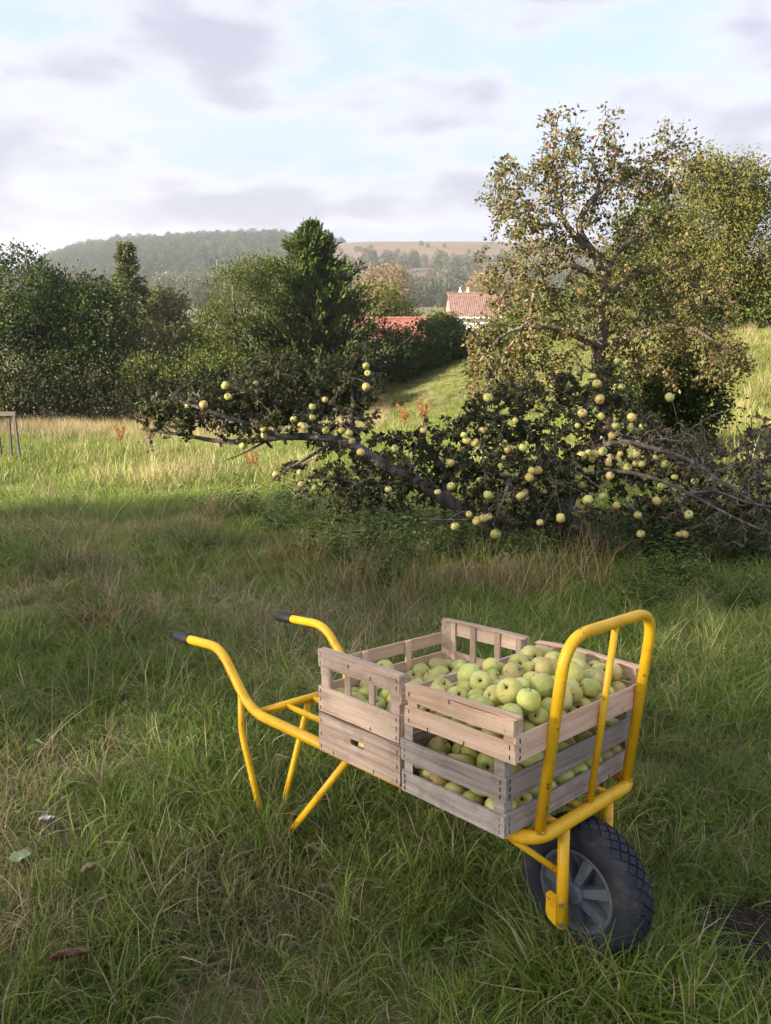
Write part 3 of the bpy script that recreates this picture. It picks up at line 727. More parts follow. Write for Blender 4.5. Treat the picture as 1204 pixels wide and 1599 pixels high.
def pack(n, lx, ly, zmax_fill, seed, heap=0.0, iters=500, r0=0.0335):
    r = np.random.default_rng(seed)
    rr = r0 * r.uniform(0.80, 1.14, n)
    P = np.stack([r.uniform(-lx / 2, lx / 2, n), r.uniform(-ly / 2, ly / 2, n), r.uniform(0.03, zmax_fill, n)], 1)
    for it in range(iters):
        P[:, 2] -= 0.0025 if it < iters * 0.7 else 0.0006
        if heap: P[:, :2] *= 1 - 0.002
        for _ in range(4):
            d = P[:, None] - P[None]; D = np.linalg.norm(d, axis=2) + np.eye(n)
            need = (rr[:, None] + rr[None]) * 0.975 - D; need[np.eye(n, dtype=bool)] = 0; need = np.maximum(need, 0)
            P += (d / D[..., None] * need[..., None] * 0.42).sum(1)
            P[:, 0] = np.clip(P[:, 0], -lx / 2 + rr, lx / 2 - rr); P[:, 1] = np.clip(P[:, 1], -ly / 2 + rr, ly / 2 - rr); P[:, 2] = np.maximum(P[:, 2], 0.006 + rr * .86)
    return P, rr
def fill(cr, n, lx, ly, zf, seed, label, group, heap=0.0, r0=0.0335):
    P, rr = pack(n, lx - 0.014, ly - 0.014, zf, seed, heap, r0=r0)
    Mw = cr.matrix_basis
    Pw = np.array([list(Mw @ Vector(p.tolist())) for p in P]); eyes = [np.array([dx_, 0, CAMH + dz_]) for dx_, dz_ in ((0, 0), (-.7, 0), (.7, 0), (0, .4))]
    dirs = unit(np.random.default_rng(1).normal(size=(60, 3))); vis = np.zeros(len(P), bool)
    for e_ in eyes:
        for i in range(len(P)):
            if vis[i]: continue
            S_ = Pw[i] + dirs * rr[i]; S_ = S_[((S_ - Pw[i]) @ (e_ - Pw[i])) > 0]
            D_ = unit(S_ - e_); o_ = np.delete(np.arange(len(P)), i); oc = Pw[o_] - e_
            tca = D_ @ oc.T; d2 = (oc ** 2).sum(1)[None] - tca ** 2; hit = (d2 < (rr[o_] * .97) ** 2) & (tca < np.linalg.norm(S_ - e_, axis=1)[:, None])
            vis[i] = (~hit.any(1)).sum() > 1
    P, rr = P[vis], rr[vis]
    for p, q in zip(P, rr):
        e = Euler((ar.gauss(0, 0.9), ar.gauss(0, 0.9), ar.uniform(0, 6.28))).to_matrix().to_4x4()
        apple(Mw @ Matrix.Translation(p.tolist()) @ e @ Matrix.Scale(q / 0.034, 4), ar.choice(AP), label, group)
fill(c2, 112, 0.295, 0.502, 0.30, 1, 'pale green apple in the heaped fresh wood crate beside the yellow guard', 'apples heaped in the front top crate', 0.4, 0.0256)
fill(c1, 84, 0.295, 0.507, 0.22, 2, 'green apple inside the grey slatted crate above the wheel', 'apples in the grey slatted crate', 0, 0.0308)
fill(c4, 52, 0.299, 0.485, 0.22, 3, 'yellow green apple inside the tall railed crate nearest the handles', 'apples in the railed crate', 0, 0.0284)
for k_, x_ in enumerate((-0.062, 0.0, 0.062)):
    apple(c3.matrix_basis @ Matrix.Translation((x_, -0.485 / 2 + 0.046, 0.045)) @ Euler((.5 + k_, .4, k_)).to_matrix().to_4x4(), AP[k_], 'green apple behind the slot hand hole of the closed box, %s from the left' % ORD(k_ + 1), 'apples in the closed box')
#@@PART3
# ------------------------------------------------------------------ trees
def bez(a, b, c, n):
    t = np.linspace(0, 1, n)[:, None]; return (1 - t) ** 2 * a + 2 * t * (1 - t) * b + t * t * c
def grow(limbs, targets, r, twig_r=0.006, droop=0.0, n=5, jit=0.08, ratio=0.62, straight=0.35):
    """limbs: [(pts, radii)]. every target is joined to the nearest wood, nearest first"""
    NP = []; NR = []; ND = []
    for p, q in limbs:
        p = np.asarray(p, float); NP.append(p); NR.append(np.asarray(q, float)); ND.append(unit(np.gradient(p, axis=0)))
    NP = np.concatenate(NP); NR = np.concatenate(NR); ND = np.concatenate(ND)
    T = np.asarray(targets, float)
    best = np.linalg.norm(T[:, None] - NP[None], axis=2).min(1)
    out_ = []
    for k in np.argsort(best):
        t = T[k]; d = np.linalg.norm(NP - t, axis=1) + 0.12 * np.maximum(0, 0.012 - NR) / 0.012 * 0.3
        i = int(np.argmin(d)); a = NP[i]; L = np.linalg.norm(t - a)
        if L < 0.02: continue
        c = a + (t - a) * 0.5 + ND[i] * L * straight + r.normal(size=3) * L * jit + np.array([0, 0, -droop * L])
        pts = bez(a, c, t, n); pts[1:-1] += r.normal(size=(n - 2, 3)) * L * jit * 0.4
        r0 = max(min(NR[i] * ratio, twig_r + L * 0.03), twig_r * 0.7)
        rad_ = np.linspace(r0, twig_r * 0.45, n)
        out_.append((pts, rad_))
        NP = np.concatenate([NP, pts[1:]]); NR = np.concatenate([NR, rad_[1:]]); ND = np.concatenate([ND, unit(np.gradient(pts, axis=0))[1:]])
    return out_
def wood_mesh(name, polys, mat, parent, k=5, smooth=True):
    m = MB()
    for p, q in polys: m.tube(p, q, 9 if q[0] > 0.03 else (6 if q[0] > 0.012 else 4 if q[0] > .006 else 3), cap=False)
    return m.build(name, mat, parent, smooth=smooth)
def in_blobs(blobs, n, r, shell=0.0):
    """blobs: (centre, radii, weight)"""
    w = np.array([b[2] for b in blobs], float); w /= w.sum()
    k = r.choice(len(blobs), n, p=w)
    d = unit(r.normal(size=(n, 3))); q = (shell ** 3 + (1 - shell ** 3) * r.random(n)) ** (1 / 3)
    cs = np.array([b[0] for b in blobs]); rs_ = np.array([b[1] for b in blobs])
    return cs[k] + d * q[:, None] * rs_[k], d
def crown_leaves(blobs, ncl, per, cr, L, r, shell=0.55, asp=0.55, out_bias=0.7, droop=0.2, flat=0.8):
    c, d = in_blobs(blobs, ncl, r, shell)
    size = r.uniform(0.6, 1.3, ncl)
    P = np.repeat(c, per, 0) + r.normal(size=(ncl * per, 3)) * np.repeat(size, per)[:, None] * cr * np.array([1, 1, flat])
    D = unit(r.normal(size=P.shape)) + np.repeat(d, per, 0) * out_bias + np.array([0, 0, -droop])
    ct = r.uniform(-0.22, 0.22, ncl)
    tint = np.clip(0.5 + np.repeat(ct, per) + r.normal(size=len(P)) * 0.2, 0, 1)
    LL = L * r.uniform(0.6, 1.35, len(P))
    return leaf_polys(P, D, LL, LL * asp, r), tint, c
def broadleaf(name, label, cat, Y, blobs_px, mat, r, ncl=260, per=40, leaf=0.12, cr=0.28, group=None, base=None, bark='bark', shell=0.5, asp=0.55, droop=0.2, trunk_r=0.12, limbs=36, zdepth=1.0, out_bias=0.7):
    """blobs_px: (px, py, rx_px, ry_px, weight[, dY]) crown lobes given as seen; they get their own depth"""
    blobs = []
    for b in blobs_px:
        px, py, rx, ry, w = b[:5]; y = Y + (b[5] if len(b) > 5 else 0)
        c = at(px, py, y); s = np.linalg.norm(c - np.array([0, 0, CAMH])) / 1200 * 0.97
        blobs.append((c, np.array([rx * s, (rx + ry) / 2 * s * zdepth, ry * s]), w))
    if base is None:
        bx = np.average([b[0][0] for b in blobs], weights=[b[2] for b in blobs]); base = (bx, Y)
    bz = g1(*base); root = empty(name, (base[0], base[1], bz)); tag(root, label, cat, group)
    off = np.array([base[0], base[1], bz])
    V, tint, cen = crown_leaves(blobs, ncl, per, cr, leaf, r, shell, asp, droop=droop, out_bias=out_bias)
    # keep foliage above the ground
    gz = G(V[:, 0, 0], V[:, 0, 1]); keep = V[:, :, 2].min(1) > gz + 0.02
    V, tint = V[keep], tint[keep]
    top = max(b[0][2] for b in blobs)
    tp = np.array([np.average([b[0][0] for b in blobs]), base[1], top]) - off
    tr = bez(np.zeros(3) - np.array([0, 0, .1]), np.array([tp[0] * 0.2, 0, tp[2] * 0.5]), tp, 9)
    rr_ = np.linspace(trunk_r, trunk_r * 0.25, 9)
    wood_mesh('trunk', [(tr, rr_)], MAT[bark], root)
    sel = cen[r.choice(len(cen), min(limbs, len(cen)), replace=False)] - off
    br = grow([(tr[2:], rr_[2:])], sel, r, twig_r=trunk_r * 0.10, n=5)
    wood_mesh('branches', br, MAT[bark], root)['kind'] = 'stuff'
    quads_mesh('crown', V - off, MAT[mat], tint, root, kind='stuff')
    return root

tr_ = np.random.default_rng(21)
HG = 'trees and shrubs of the hedgerow'
broadleaf('hedge_tree', 'big dark green tree at the picture\'s left edge of the hedgerow', 'tree', 29, [(-40, 500, 80, 95, 2), (30, 470, 60, 70, 2), (20, 570, 95, 90, 2), (-70, 590, 70, 80, 1)], 'leaf_dark', tr_, 420, 44, 0.13, 0.26, HG)
broadleaf('hedge_tree', 'dark round tree between the left edge tree and the slim spruce', 'tree', 29.6, [(105, 505, 55, 62, 2), (155, 500, 48, 68, 2), (130, 580, 85, 80, 2), (80, 460, 28, 32, .5)], 'leaf_dark', tr_, 420, 44, 0.13, 0.26, HG)
broadleaf('round_tree', 'small olive round tree just right of the slim spruce', 'tree', 42, [(255, 480, 34, 32, 2), (270, 520, 30, 40, 1)], 'leaf_pale', tr_, 110, 40, 0.17, 0.33, HG)
broadleaf('pale_shrub', 'pale grey-green shrub tops in front of the slim spruce', 'shrub', 32, [(225, 540, 38, 34, 1), (280, 545, 45, 40, 1), (310, 560, 30, 45, 1)], 'leaf_pale', tr_, 150, 40, 0.12, 0.26, HG, trunk_r=0.06)
broadleaf('willow', 'olive willow with lit crown beside the pointed cypress', 'tree', 30.5, [(375, 470, 52, 62, 2), (340, 520, 40, 55, 1.4), (390, 560, 75, 75, 2), (400, 430, 30, 28, .8), (330, 580, 40, 55, 1)], 'leaf_mid', tr_, 430, 46, 0.12, 0.22, HG, asp=0.34)
broadleaf('holly', 'dark shrub with pale-edged leaves under the willow', 'shrub', 28.6, [(350, 590, 60, 45, 1), (240, 590, 45, 36, 1), (290, 600, 60, 50, 1)], 'leaf_mid', tr_, 210, 42, 0.11, 0.22, HG, trunk_r=0.06)
for i, (px, w_, h_, lab) in enumerate([(-30, 70, 55, 'at the picture\'s left edge'), (75, 60, 50, 'behind the wooden stakes'), (160, 60, 52, 'under the dark round tree'), (240, 50, 50, 'between the dark tree and the willow'), (330, 60, 48, 'under the willow'), (430, 70, 60, 'left of the cypress foot'), (520, 60, 60, 'under the cypress')]):
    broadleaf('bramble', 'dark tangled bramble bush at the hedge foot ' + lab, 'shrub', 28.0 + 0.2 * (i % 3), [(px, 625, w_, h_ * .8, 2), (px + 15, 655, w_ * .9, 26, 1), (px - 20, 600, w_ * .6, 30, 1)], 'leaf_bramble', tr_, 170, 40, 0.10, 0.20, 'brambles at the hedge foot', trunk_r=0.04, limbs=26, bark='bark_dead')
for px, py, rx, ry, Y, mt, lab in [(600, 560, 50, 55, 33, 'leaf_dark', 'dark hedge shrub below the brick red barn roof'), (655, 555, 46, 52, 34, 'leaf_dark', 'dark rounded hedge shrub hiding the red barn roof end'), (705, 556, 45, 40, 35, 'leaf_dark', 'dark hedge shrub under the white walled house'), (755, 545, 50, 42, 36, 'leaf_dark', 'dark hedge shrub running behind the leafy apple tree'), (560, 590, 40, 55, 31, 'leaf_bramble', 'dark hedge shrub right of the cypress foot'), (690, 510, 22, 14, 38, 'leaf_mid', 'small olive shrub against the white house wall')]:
    broadleaf('hedge_shrub', lab, 'shrub', Y, [(px, py, rx, ry, 2), (px + rx * .4, py - ry * .25, rx * .6, ry * .6, 1), (px, py + ry * .5, rx * .9, ry * .5, 1)], mt, tr_, 200, 40, 0.12, 0.24, HG, trunk_r=0.06, limbs=24)
broadleaf('yellow_tree', 'yellow-green tree rising behind the red barn roof', 'tree', 62, [(598, 485, 34, 38, 2), (625, 500, 25, 30, 1), (575, 500, 22, 26, 1)], 'leaf_yellow', tr_, 150, 40, 0.22, 0.4)
broadleaf('tan_tree', 'tall pale tan tree behind the yellow-green one', 'tree', 95, [(600, 445, 32, 34, 2), (625, 460, 22, 40, 1), (575, 455, 22, 35, 1)], 'leaf_tan', tr_, 170, 40, 0.30, 0.6, asp=.3)
broadleaf('tan_tree', 'pale tan tree behind the red roofed white house', 'tree', 110, [(757, 455, 26, 30, 2), (775, 460, 20, 34, 1)], 'leaf_tan', tr_, 120, 40, 0.34, 0.7, asp=.3)
# right background
broadleaf('tall_tree', 'tall yellowing tree at the picture\'s right edge', 'tree', 31, [(1130, 330, 60, 70, 2), (1180, 370, 60, 90, 2), (1100, 400, 60, 70, 1.6), (1160, 290, 35, 40, .8), (1220, 430, 50, 90, 1.4), (1095, 280, 28, 38, .5)], 'leaf_yellow', tr_, 720, 44, 0.14, 0.27, HG, asp=.42, droop=.4)
broadleaf('tall_tree', 'greener tall tree behind the upright apple tree', 'tree', 33, [(1010, 390, 55, 75, 2), (1060, 430, 50, 80, 2), (980, 450, 50, 60, 1.5), (1050, 330, 35, 45, .8)], 'leaf_mid', tr_, 480, 44, 0.14, 0.27, HG, asp=.42)
broadleaf('field_shrub', 'bright green rounded bush at the far edge of the right meadow', 'shrub', 31.5, [(1180, 470, 45, 42, 2), (1225, 480, 50, 45, 1), (1150, 495, 30, 26, .7)], 'leaf_bright', tr_, 200, 42, 0.12, 0.24, HG)
broadleaf('field_shrub', 'dark green bush between the apple tree and the right meadow edge', 'shrub', 32, [(1075, 480, 50, 40, 2), (1110, 500, 35, 26, 1)], 'leaf_dark', tr_, 170, 42, 0.12, 0.24, HG)
broadleaf('field_shrub', 'light green bush seen behind the trunk of the upright apple tree', 'shrub', 35, [(850, 500, 55, 40, 2), (920, 490, 50, 46, 1.5), (810, 520, 40, 28, 1)], 'leaf_bright', tr_, 200, 40, 0.13, 0.26, HG)
broadleaf('dense_bush', 'dense dark green bush under the right side of the upright apple tree', 'shrub', 12.6, [(1055, 590, 62, 62, 2), (1090, 630, 40, 50, 1), (1010, 620, 45, 55, 1.2), (1040, 665, 55, 38, 1)], 'leaf_dark', tr_, 330, 44, 0.065, 0.115, trunk_r=0.05)

# conifers
def conifer(name, label, Y, px, top, bot, half, mat, r, droop, tiers, per, L, cyp=False):
    b = at(px, bot, Y); t = at(px, top, Y); gz = g1(b[0], Y); H = t[2] - gz
    root = empty(name, (b[0], Y, gz)); tag(root, label, 'tree', HG)
    trk = np.stack([np.zeros(9), np.zeros(9), np.linspace(-.1, H * .97, 9)], 1)
    wood_mesh('trunk', [(trk, np.linspace(0.11, 0.015, 9))], MAT['bark'], root)
    Wd = half / 1200 * Y * 1.02
    P, D, LL, brs = [], [], [], []
    for k in range(tiers):
        f = (k + r.random()) / tiers; z = H * (0.08 + 0.9 * f)
        prof = ((1 - f) ** 1.05 * .9 + .06) if not cyp else min(1.0, 1.12 * (1 - f) ** 0.9) * (0.78 + 0.22 * math.sin(f * 31))
        a = r.random() * 6.283; ln = Wd * prof * r.uniform(0.55, 1.15) + 0.08
        dirv = np.array([math.cos(a), math.sin(a), 0])
        tip = np.array([0, 0, z]) + dirv * ln + np.array([0, 0, (0.45 * ln if cyp else -droop * ln)])
        pts = bez(np.array([0, 0, z]), np.array([0, 0, z]) + dirv * ln * .6 + np.array([0, 0, .1 * ln]), tip, 5)
        brs.append((pts, np.linspace(0.02, 0.006, 5)))
        s = r.random(per) ** 0.6; q = pts[0] * ((1 - s) ** 2)[:, None] + 2 * (s * (1 - s))[:, None] * (pts[0] + dirv * ln * .6) + (s ** 2)[:, None] * tip
        P.append(q + r.normal(size=(per, 3)) * (0.10 if cyp else .07) * np.array([1, 1, .6 if not cyp else 1.2])); 
        D.append(unit(r.normal(size=(per, 3)) * .6 + dirv * .8 + np.array([0, 0, 1.1 if cyp else -.35]))); LL.append(np.full(per, L) * r.uniform(.6, 1.4, per))
    P, D, LL = map(np.concatenate, (P, D, LL)); tint = np.clip(0.45 + r.normal(size=len(P)) * .2 + np.repeat(r.uniform(-.2, .25, tiers), per), 0, 1)
    wood_mesh('branches', brs, MAT['bark'], root)['kind'] = 'stuff'
    quads_mesh('crown', leaf_polys(P, D, LL, LL * .3, r), MAT[mat], tint, root, kind='stuff')
conifer('spruce', 'slim pale spruce standing above the left hedgerow', 40, 212, 374, 570, 78, 'needle_pale', tr_, .35, 170, 48, .24)
conifer('cypress', 'tall pointed dark green cypress, the highest tree of the hedgerow', 33.0, 492, 352, 640, 150, 'needle', tr_, 0, 620, 62, .22, cyp=True)

# ------------------------------------------------------------------ upright apple tree
ur = np.random.default_rng(5)
YA = 11.5
def pl(pts, Y=None, r0=.05, r1=.02, n=8, r=None):
    """polyline through picture points (px, py, Y) smoothed"""
    P = np.array([at(p[0], p[1], p[2] if len(p) > 2 else Y) for p in pts])
    t = np.linspace(0, len(P) - 1, max(n, 3 * len(P)))
    # catmull-rom
    out_ = []
    for s in t:
        i = min(int(s), len(P) - 2); u_ = s - i
        p0, p1, p2, p3 = P[max(i - 1, 0)], P[i], P[i + 1], P[min(i + 2, len(P) - 1)]
        out_.append(0.5 * (2 * p1 + (p2 - p0) * u_ + (2 * p0 - 5 * p1 + 4 * p2 - p3) * u_ ** 2 + (3 * p1 - p0 - 3 * p2 + p3) * u_ ** 3))
    return np.array(out_), np.linspace(r0, r1, len(t))
abase = at(948, 690, YA); abase[2] = g1(abase[0], YA)
atree = empty('upright_apple_tree', tuple(abase)); tag(atree, 'upright apple tree with thin russet autumn leaves and bare twigs at the top', 'tree')
trunk = [pl([(950, 720, YA), (944, 640, YA), (934, 560, YA), (943, 500, YA), (942, 445, YA), (930, 395, YA)], r0=.13, r1=.062, n=16)]
trunk[0][0][:, :] += 0
limbs = [pl([(935, 405, YA), (905, 360, 11.4), (918, 320, 11.4), (960, 280, 11.5), (1005, 262, 11.6), (1050, 225, 11.7)], r0=.06, r1=.012),
         pl([(925, 400, YA), (880, 345, 11.3), (868, 300, 11.2), (862, 250, 11.3), (872, 175, 11.3)], r0=.05, r1=.008),
         pl([(925, 330, 11.4), (935, 285, 11.6), (925, 240, 11.7), (950, 180, 11.7)], r0=.03, r1=.007),
         pl([(940, 440, YA), (890, 415, 11.2), (840, 440, 10.9), (825, 500, 10.8), (780, 560, 10.7)], r0=.05, r1=.01),
         pl([(936, 545, YA), (900, 525, 11.1), (850, 510, 10.8), (790, 520, 10.6), (745, 570, 10.5)], r0=.05, r1=.012),
         pl([(942, 470, YA), (990, 430, 11.7), (1040, 420, 11.9), (1090, 450, 12.0)], r0=.05, r1=.012),
         pl([(938, 540, YA), (1000, 520, 11.2), (1070, 510, 11.1), (1130, 545, 11.0), (1165, 580, 11)], r0=.05, r1=.01),
         pl([(868, 350, 11.2), (830, 350, 11.0), (790, 330, 11.0), (765, 310, 11.0)], r0=.03, r1=.007),
         pl([(942, 450, YA), (960, 400, 11.9), (1000, 370, 12.4), (1050, 350, 12.6)], r0=.04, r1=.01)]
ablobs = []
for px, py, rx, ry, w, y in [(868, 225, 26, 55, .32, 11.3), (950, 225, 26, 46, .30, 11.7), (1040, 250, 40, 42, .5, 11.7), (905, 260, 60, 40, .4, 11.4), (990, 270, 50, 40, .45, 11.6), (800, 300, 42, 48, .75, 11), (850, 330, 60, 55, .85, 11.2), (930, 300, 55, 50, .5, 11.5), (1000, 320, 55, 55, .75, 11.8),
                             (820, 420, 60, 60, 1.2, 11), (900, 430, 70, 65, 1.2, 11.4), (1010, 430, 70, 75, 1.5, 11.8), (1080, 480, 55, 60, 1.2, 11.6), (790, 520, 55, 55, 1.2, 10.7), (860, 520, 60, 50, .9, 11), (770, 590, 45, 38, .9, 10.6),
                             (1000, 540, 60, 45, 1.1, 11.3), (1090, 560, 60, 45, 1.0, 11.1), (1140, 570, 32, 28, .4, 11), (830, 590, 50, 40, .7, 10.7), (960, 590, 40, 40, .5, 11.2)]:
    c = at(px, py, y); s = y / 1200 * 1.22; ablobs.append((c, np.array([rx * s, (rx + ry) / 2 * s * 1.2, ry * s]), w))
tg, _ = in_blobs(ablobs, 1500, ur, 0.0)
for L_ in (trunk + limbs): L_[0][:] = L_[0] - abase
tg = tg - abase
br = grow(trunk + limbs, tg, ur, twig_r=.007, n=5, jit=.12)
wood_mesh('trunk', trunk, MAT['bark_warm'], atree)
for l_ in limbs: wood_mesh('limb', [l_], MAT['bark_warm'], atree)
wood_mesh('twigs', br, MAT['bark'], atree)['kind'] = 'stuff'
P, D, TN = [], [], []
for p, q in br:
    n_ = 19; s = ur.uniform(.4, 1, n_); i = np.clip((s * (len(p) - 1)).astype(int), 0, len(p) - 2); f = (s * (len(p) - 1) - i)[:, None]
    base_ = p[i] * (1 - f) + p[i + 1] * f; P.append(base_ + ur.normal(size=(n_, 3)) * .045); D.append(ur.normal(size=(n_, 3)) + unit(p[-1] - p[0]) * .7 + np.array([0, 0, -.25]))
    TN.append(np.clip(.5 + ur.uniform(-.3, .3) + ur.normal(size=n_) * .2, 0, 1))
P, D, TN = map(np.concatenate, (P, D, TN)); LL = .056 * ur.uniform(.5, 1.4, len(P))
quads_mesh('leaves', leaf_polys(P, D, LL, LL * .6, ur), MAT['leaf_apple2'], TN, atree, kind='stuff')
for k, (px, py) in enumerate(sorted([(858, 226), (925, 215), (797, 545), (808, 534), (830, 549), (828, 392), (935, 372), (880, 290), (905, 455), (1010, 300), (845, 250), (780, 470), (960, 240)])):
    c = at(px, py, 10.75 if py > 400 else 11.1)
    apple(Matrix.Translation(c.tolist()) @ Euler((ar.gauss(0, .4), ar.gauss(0, .4), ar.uniform(0, 6))).to_matrix().to_4x4() @ Matrix.Scale(.7, 4), APR, 'tiny red apple in the upright apple tree, %s from the left' % ORD(k + 1), 'red apples in the upright tree', False)

# ------------------------------------------------------------------ fallen apple tree
fr_ = np.random.default_rng(8)
fb = at(905, 830, 5.9); fb[2] = g1(fb[0], 5.9)
ftree = empty('fallen_apple_tree', tuple(fb)); tag(ftree, 'collapsed apple tree sprawling over the weeds, dark leaves and yellow-green apples', 'tree')
main = [pl([(948, 860, 5.75), (915, 835, 5.8), (870, 805, 5.85), (800, 818, 5.8), (735, 800, 5.6), (690, 777, 5.5), (640, 747, 5.4), (600, 727, 5.35), (565, 703, 5.3), (530, 688, 5.3), (480, 682, 5.3), (430, 683, 5.25), (380, 690, 5.2), (335, 688, 5.2), (290, 680, 5.15), (235, 672, 5.1)], r0=.068, r1=.008, n=40)]
flimbs = [pl([(880, 805, 5.85), (860, 740, 5.9), (840, 690, 6.0), (800, 650, 6.0)], r0=.055, r1=.012),
          pl([(880, 805, 5.85), (905, 740, 6.1), (930, 680, 6.2), (945, 620, 6.2), (950, 585, 6.2)], r0=.06, r1=.012),
          pl([(700, 782, 5.5), (690, 730, 5.7), (670, 705, 5.8), (660, 675, 5.8)], r0=.035, r1=.008),
          pl([(560, 700, 5.3), (548, 660, 5.35), (552, 625, 5.4), (545, 590, 5.4), (560, 555, 5.4)], r0=.03, r1=.008),
          pl([(520, 688, 5.3), (480, 655, 5.4), (430, 630, 5.5), (380, 610, 5.6), (320, 600, 5.6)], r0=.035, r1=.007),
          pl([(440, 683, 5.25), (380, 660, 5.1), (320, 640, 5.0), (265, 620, 5.0)], r0=.025, r1=.006),
          pl([(520, 690, 5.3), (480, 715, 5.2), (445, 735, 5.2), (420, 755, 5.2)], r0=.014, r1=.004),
          pl([(420, 686, 5.25), (385, 705, 5.2), (345, 722, 5.15)], r0=.010, r1=.003),
          pl([(650, 752, 5.4), (600, 760, 5.3), (540, 750, 5.3), (480, 745, 5.3)], r0=.02, r1=.005),
          pl([(800, 815, 5.7), (760, 812, 5.4), (710, 812, 5.2), (655, 810, 5.1)], r0=.016, r1=.005),
          pl([(850, 790, 5.7), (800, 750, 5.4), (790, 770, 5.2), (770, 820, 5.1)], r0=.02, r1=.005)]
dead = [pl([(905, 720, 6.0), (960, 690, 5.6), (1020, 700, 5.4), (1080, 720, 5.3), (1130, 755, 5.2), (1204, 800, 5.1), (1250, 825, 5.1)], r0=.022, r1=.006, n=20),
        pl([(900, 745, 6.0), (960, 735, 5.5), (1030, 750, 5.3), (1090, 778, 5.2), (1150, 810, 5.1), (1215, 838, 5.0)], r0=.019, r1=.006, n=18),
        pl([(1075, 770, 5.25), (1120, 768, 5.2), (1170, 785, 5.1), (1230, 795, 5.1)], r0=.014, r1=.005),
        pl([(1010, 690, 5.5), (1060, 680, 5.6), (1110, 650, 5.6), (1140, 640, 5.6)], r0=.012, r1=.003),
        pl([(1045, 760, 5.3), (1062, 790, 5.15), (1070, 800, 5.1)], r0=.008, r1=.003),
        pl([(975, 780, 5.4), (995, 800, 5.1), (1010, 825, 5.05)], r0=.010, r1=.003),
        pl([(1190, 790, 5.3), (1180, 740, 5.3), (1165, 700, 5.35), (1150, 665, 5.35)], r0=.012, r1=.004),
        pl([(1185, 760, 5.3), (1195, 710, 5.3), (1204, 670, 5.3), (1220, 640, 5.3)], r0=.010, r1=.004)]
def fblob(L_):
    o_ = []
    for px, py, rx, ry, w, y in L_:
        s = y / 1200; o_.append((at(px, py, y), np.array([rx * s, max(rx, ry) * .75 * s, ry * s]), w))
    return o_
leafy = fblob([(300, 635, 60, 42, 1.1, 5.2), (390, 620, 75, 52, 1.6, 5.4), (480, 610, 80, 60, 1.7, 5.5), (545, 600, 40, 55, .9, 5.45), (440, 665, 110, 25, 1.3, 5.25), (520, 750, 80, 50, 1.3, 5.4), (600, 715, 70, 36, 1.0, 5.7), (580, 770, 80, 40, 1.0, 5.7), (250, 655, 40, 26, .4, 5.1),
               (680, 705, 70, 42, 1.3, 5.8), (770, 670, 70, 48, 1.4, 6.0), (850, 680, 80, 65, 1.8, 6.0), (930, 640, 60, 55, 1.2, 6.2), (800, 760, 110, 50, 1.8, 5.7), (930, 720, 75, 55, 1.4, 5.9), (700, 760, 60, 40, .8, 5.7), (880, 800, 90, 35, .8, 5.8), (1010, 690, 50, 40, .6, 5.8), (1000, 790, 60, 40, .6, 5.7), (745, 645, 40, 24, .4, 6.0), (800, 612, 55, 25, .6, 6.1), (880, 605, 50, 28, .6, 6.2), (960, 600, 30, 40, .5, 6.2), (560, 640, 28, 40, .5, 5.4), (430, 580, 60, 26, .5, 5.5), (1050, 740, 60, 60, .7, 5.9), (760, 730, 70, 45, .9, 5.5), (850, 745, 70, 45, .9, 5.5), (620, 740, 50, 30, .5, 5.3), (1080, 710, 60, 36, .6, 5.9), (1150, 760, 70, 50, .9, 5.7), (1110, 800, 90, 40, .9, 5.7), (1190, 700, 30, 50, .35, 5.5), (1200, 800, 50, 45, .7, 5.6), (1040, 800, 60, 36, .6, 5.7)])
dry_b = fblob([(1060, 700, 70, 40, 1, 5.5), (1130, 740, 70, 45, 1, 5.3), (1190, 720, 40, 60, .8, 5.3), (1110, 800, 90, 35, .9, 5.3), (1000, 670, 45, 25, .8, 5.8), (1170, 840, 60, 25, .5, 5.3)])
for L_ in (main + flimbs + dead): L_[0][:] = L_[0] - fb
t1, _ = in_blobs(leafy, 2300, fr_, .05); t2, _ = in_blobs(dry_b, 900, fr_, .1)
gok = lambda t: t[t[:, 2] > G(t[:, 0], t[:, 1]) + .05]
t1, t2 = gok(t1) - fb, gok(t2) - fb
t1 = t1 + fr_.normal(size=t1.shape) * .05
br1 = grow(main + flimbs, t1, fr_, twig_r=.0070, n=6, jit=.24, straight=.3)
br2 = grow(dead, t2, fr_, twig_r=.0085, n=6, jit=.2, straight=.45)
wood_mesh('trunk', main, MAT['bark'], ftree)
for l_ in flimbs: wood_mesh('limb', [l_], MAT['bark'], ftree)
for l_ in dead: wood_mesh('dead_limb', [l_], MAT['bark'], ftree)
wood_mesh('twigs', br1, MAT['bark_dead'], ftree)['kind'] = 'stuff'
wood_mesh('dead_twigs', br2, MAT['bark_dead'], ftree)['kind'] = 'stuff'
P, D, TN = [], [], []
for p, q in br1:
    n_ = 14; ncl = 7; s = np.repeat(fr_.uniform(.15, 1, ncl), n_ // ncl); i = np.clip((s * (len(p) - 1)).astype(int), 0, len(p) - 2); f = (s * (len(p) - 1) - i)[:, None]
    P.append(p[i] * (1 - f) + p[i + 1] * f + fr_.normal(size=(n_, 3)) * .012); D.append(fr_.normal(size=(n_, 3)) + unit(p[-1] - p[0]) * .8 + np.array([0, 0, -.1]))
    TN.append(np.clip(.46 + fr_.uniform(-.28, .28) + fr_.normal(size=n_) * .24, 0, 1))
for p, q in br2:
    if fr_.random() < .72: continue
    n_ = 5; s = fr_.uniform(.4, 1, n_); i = np.clip((s * (len(p) - 1)).astype(int), 0, len(p) - 2); P.append(p[i]); D.append(fr_.normal(size=(n_, 3))); TN.append(fr_.uniform(.3, .95, n_))
P, D, TN = map(np.concatenate, (P, D, TN)); LL = .035 * fr_.uniform(.45, 1.45, len(P))
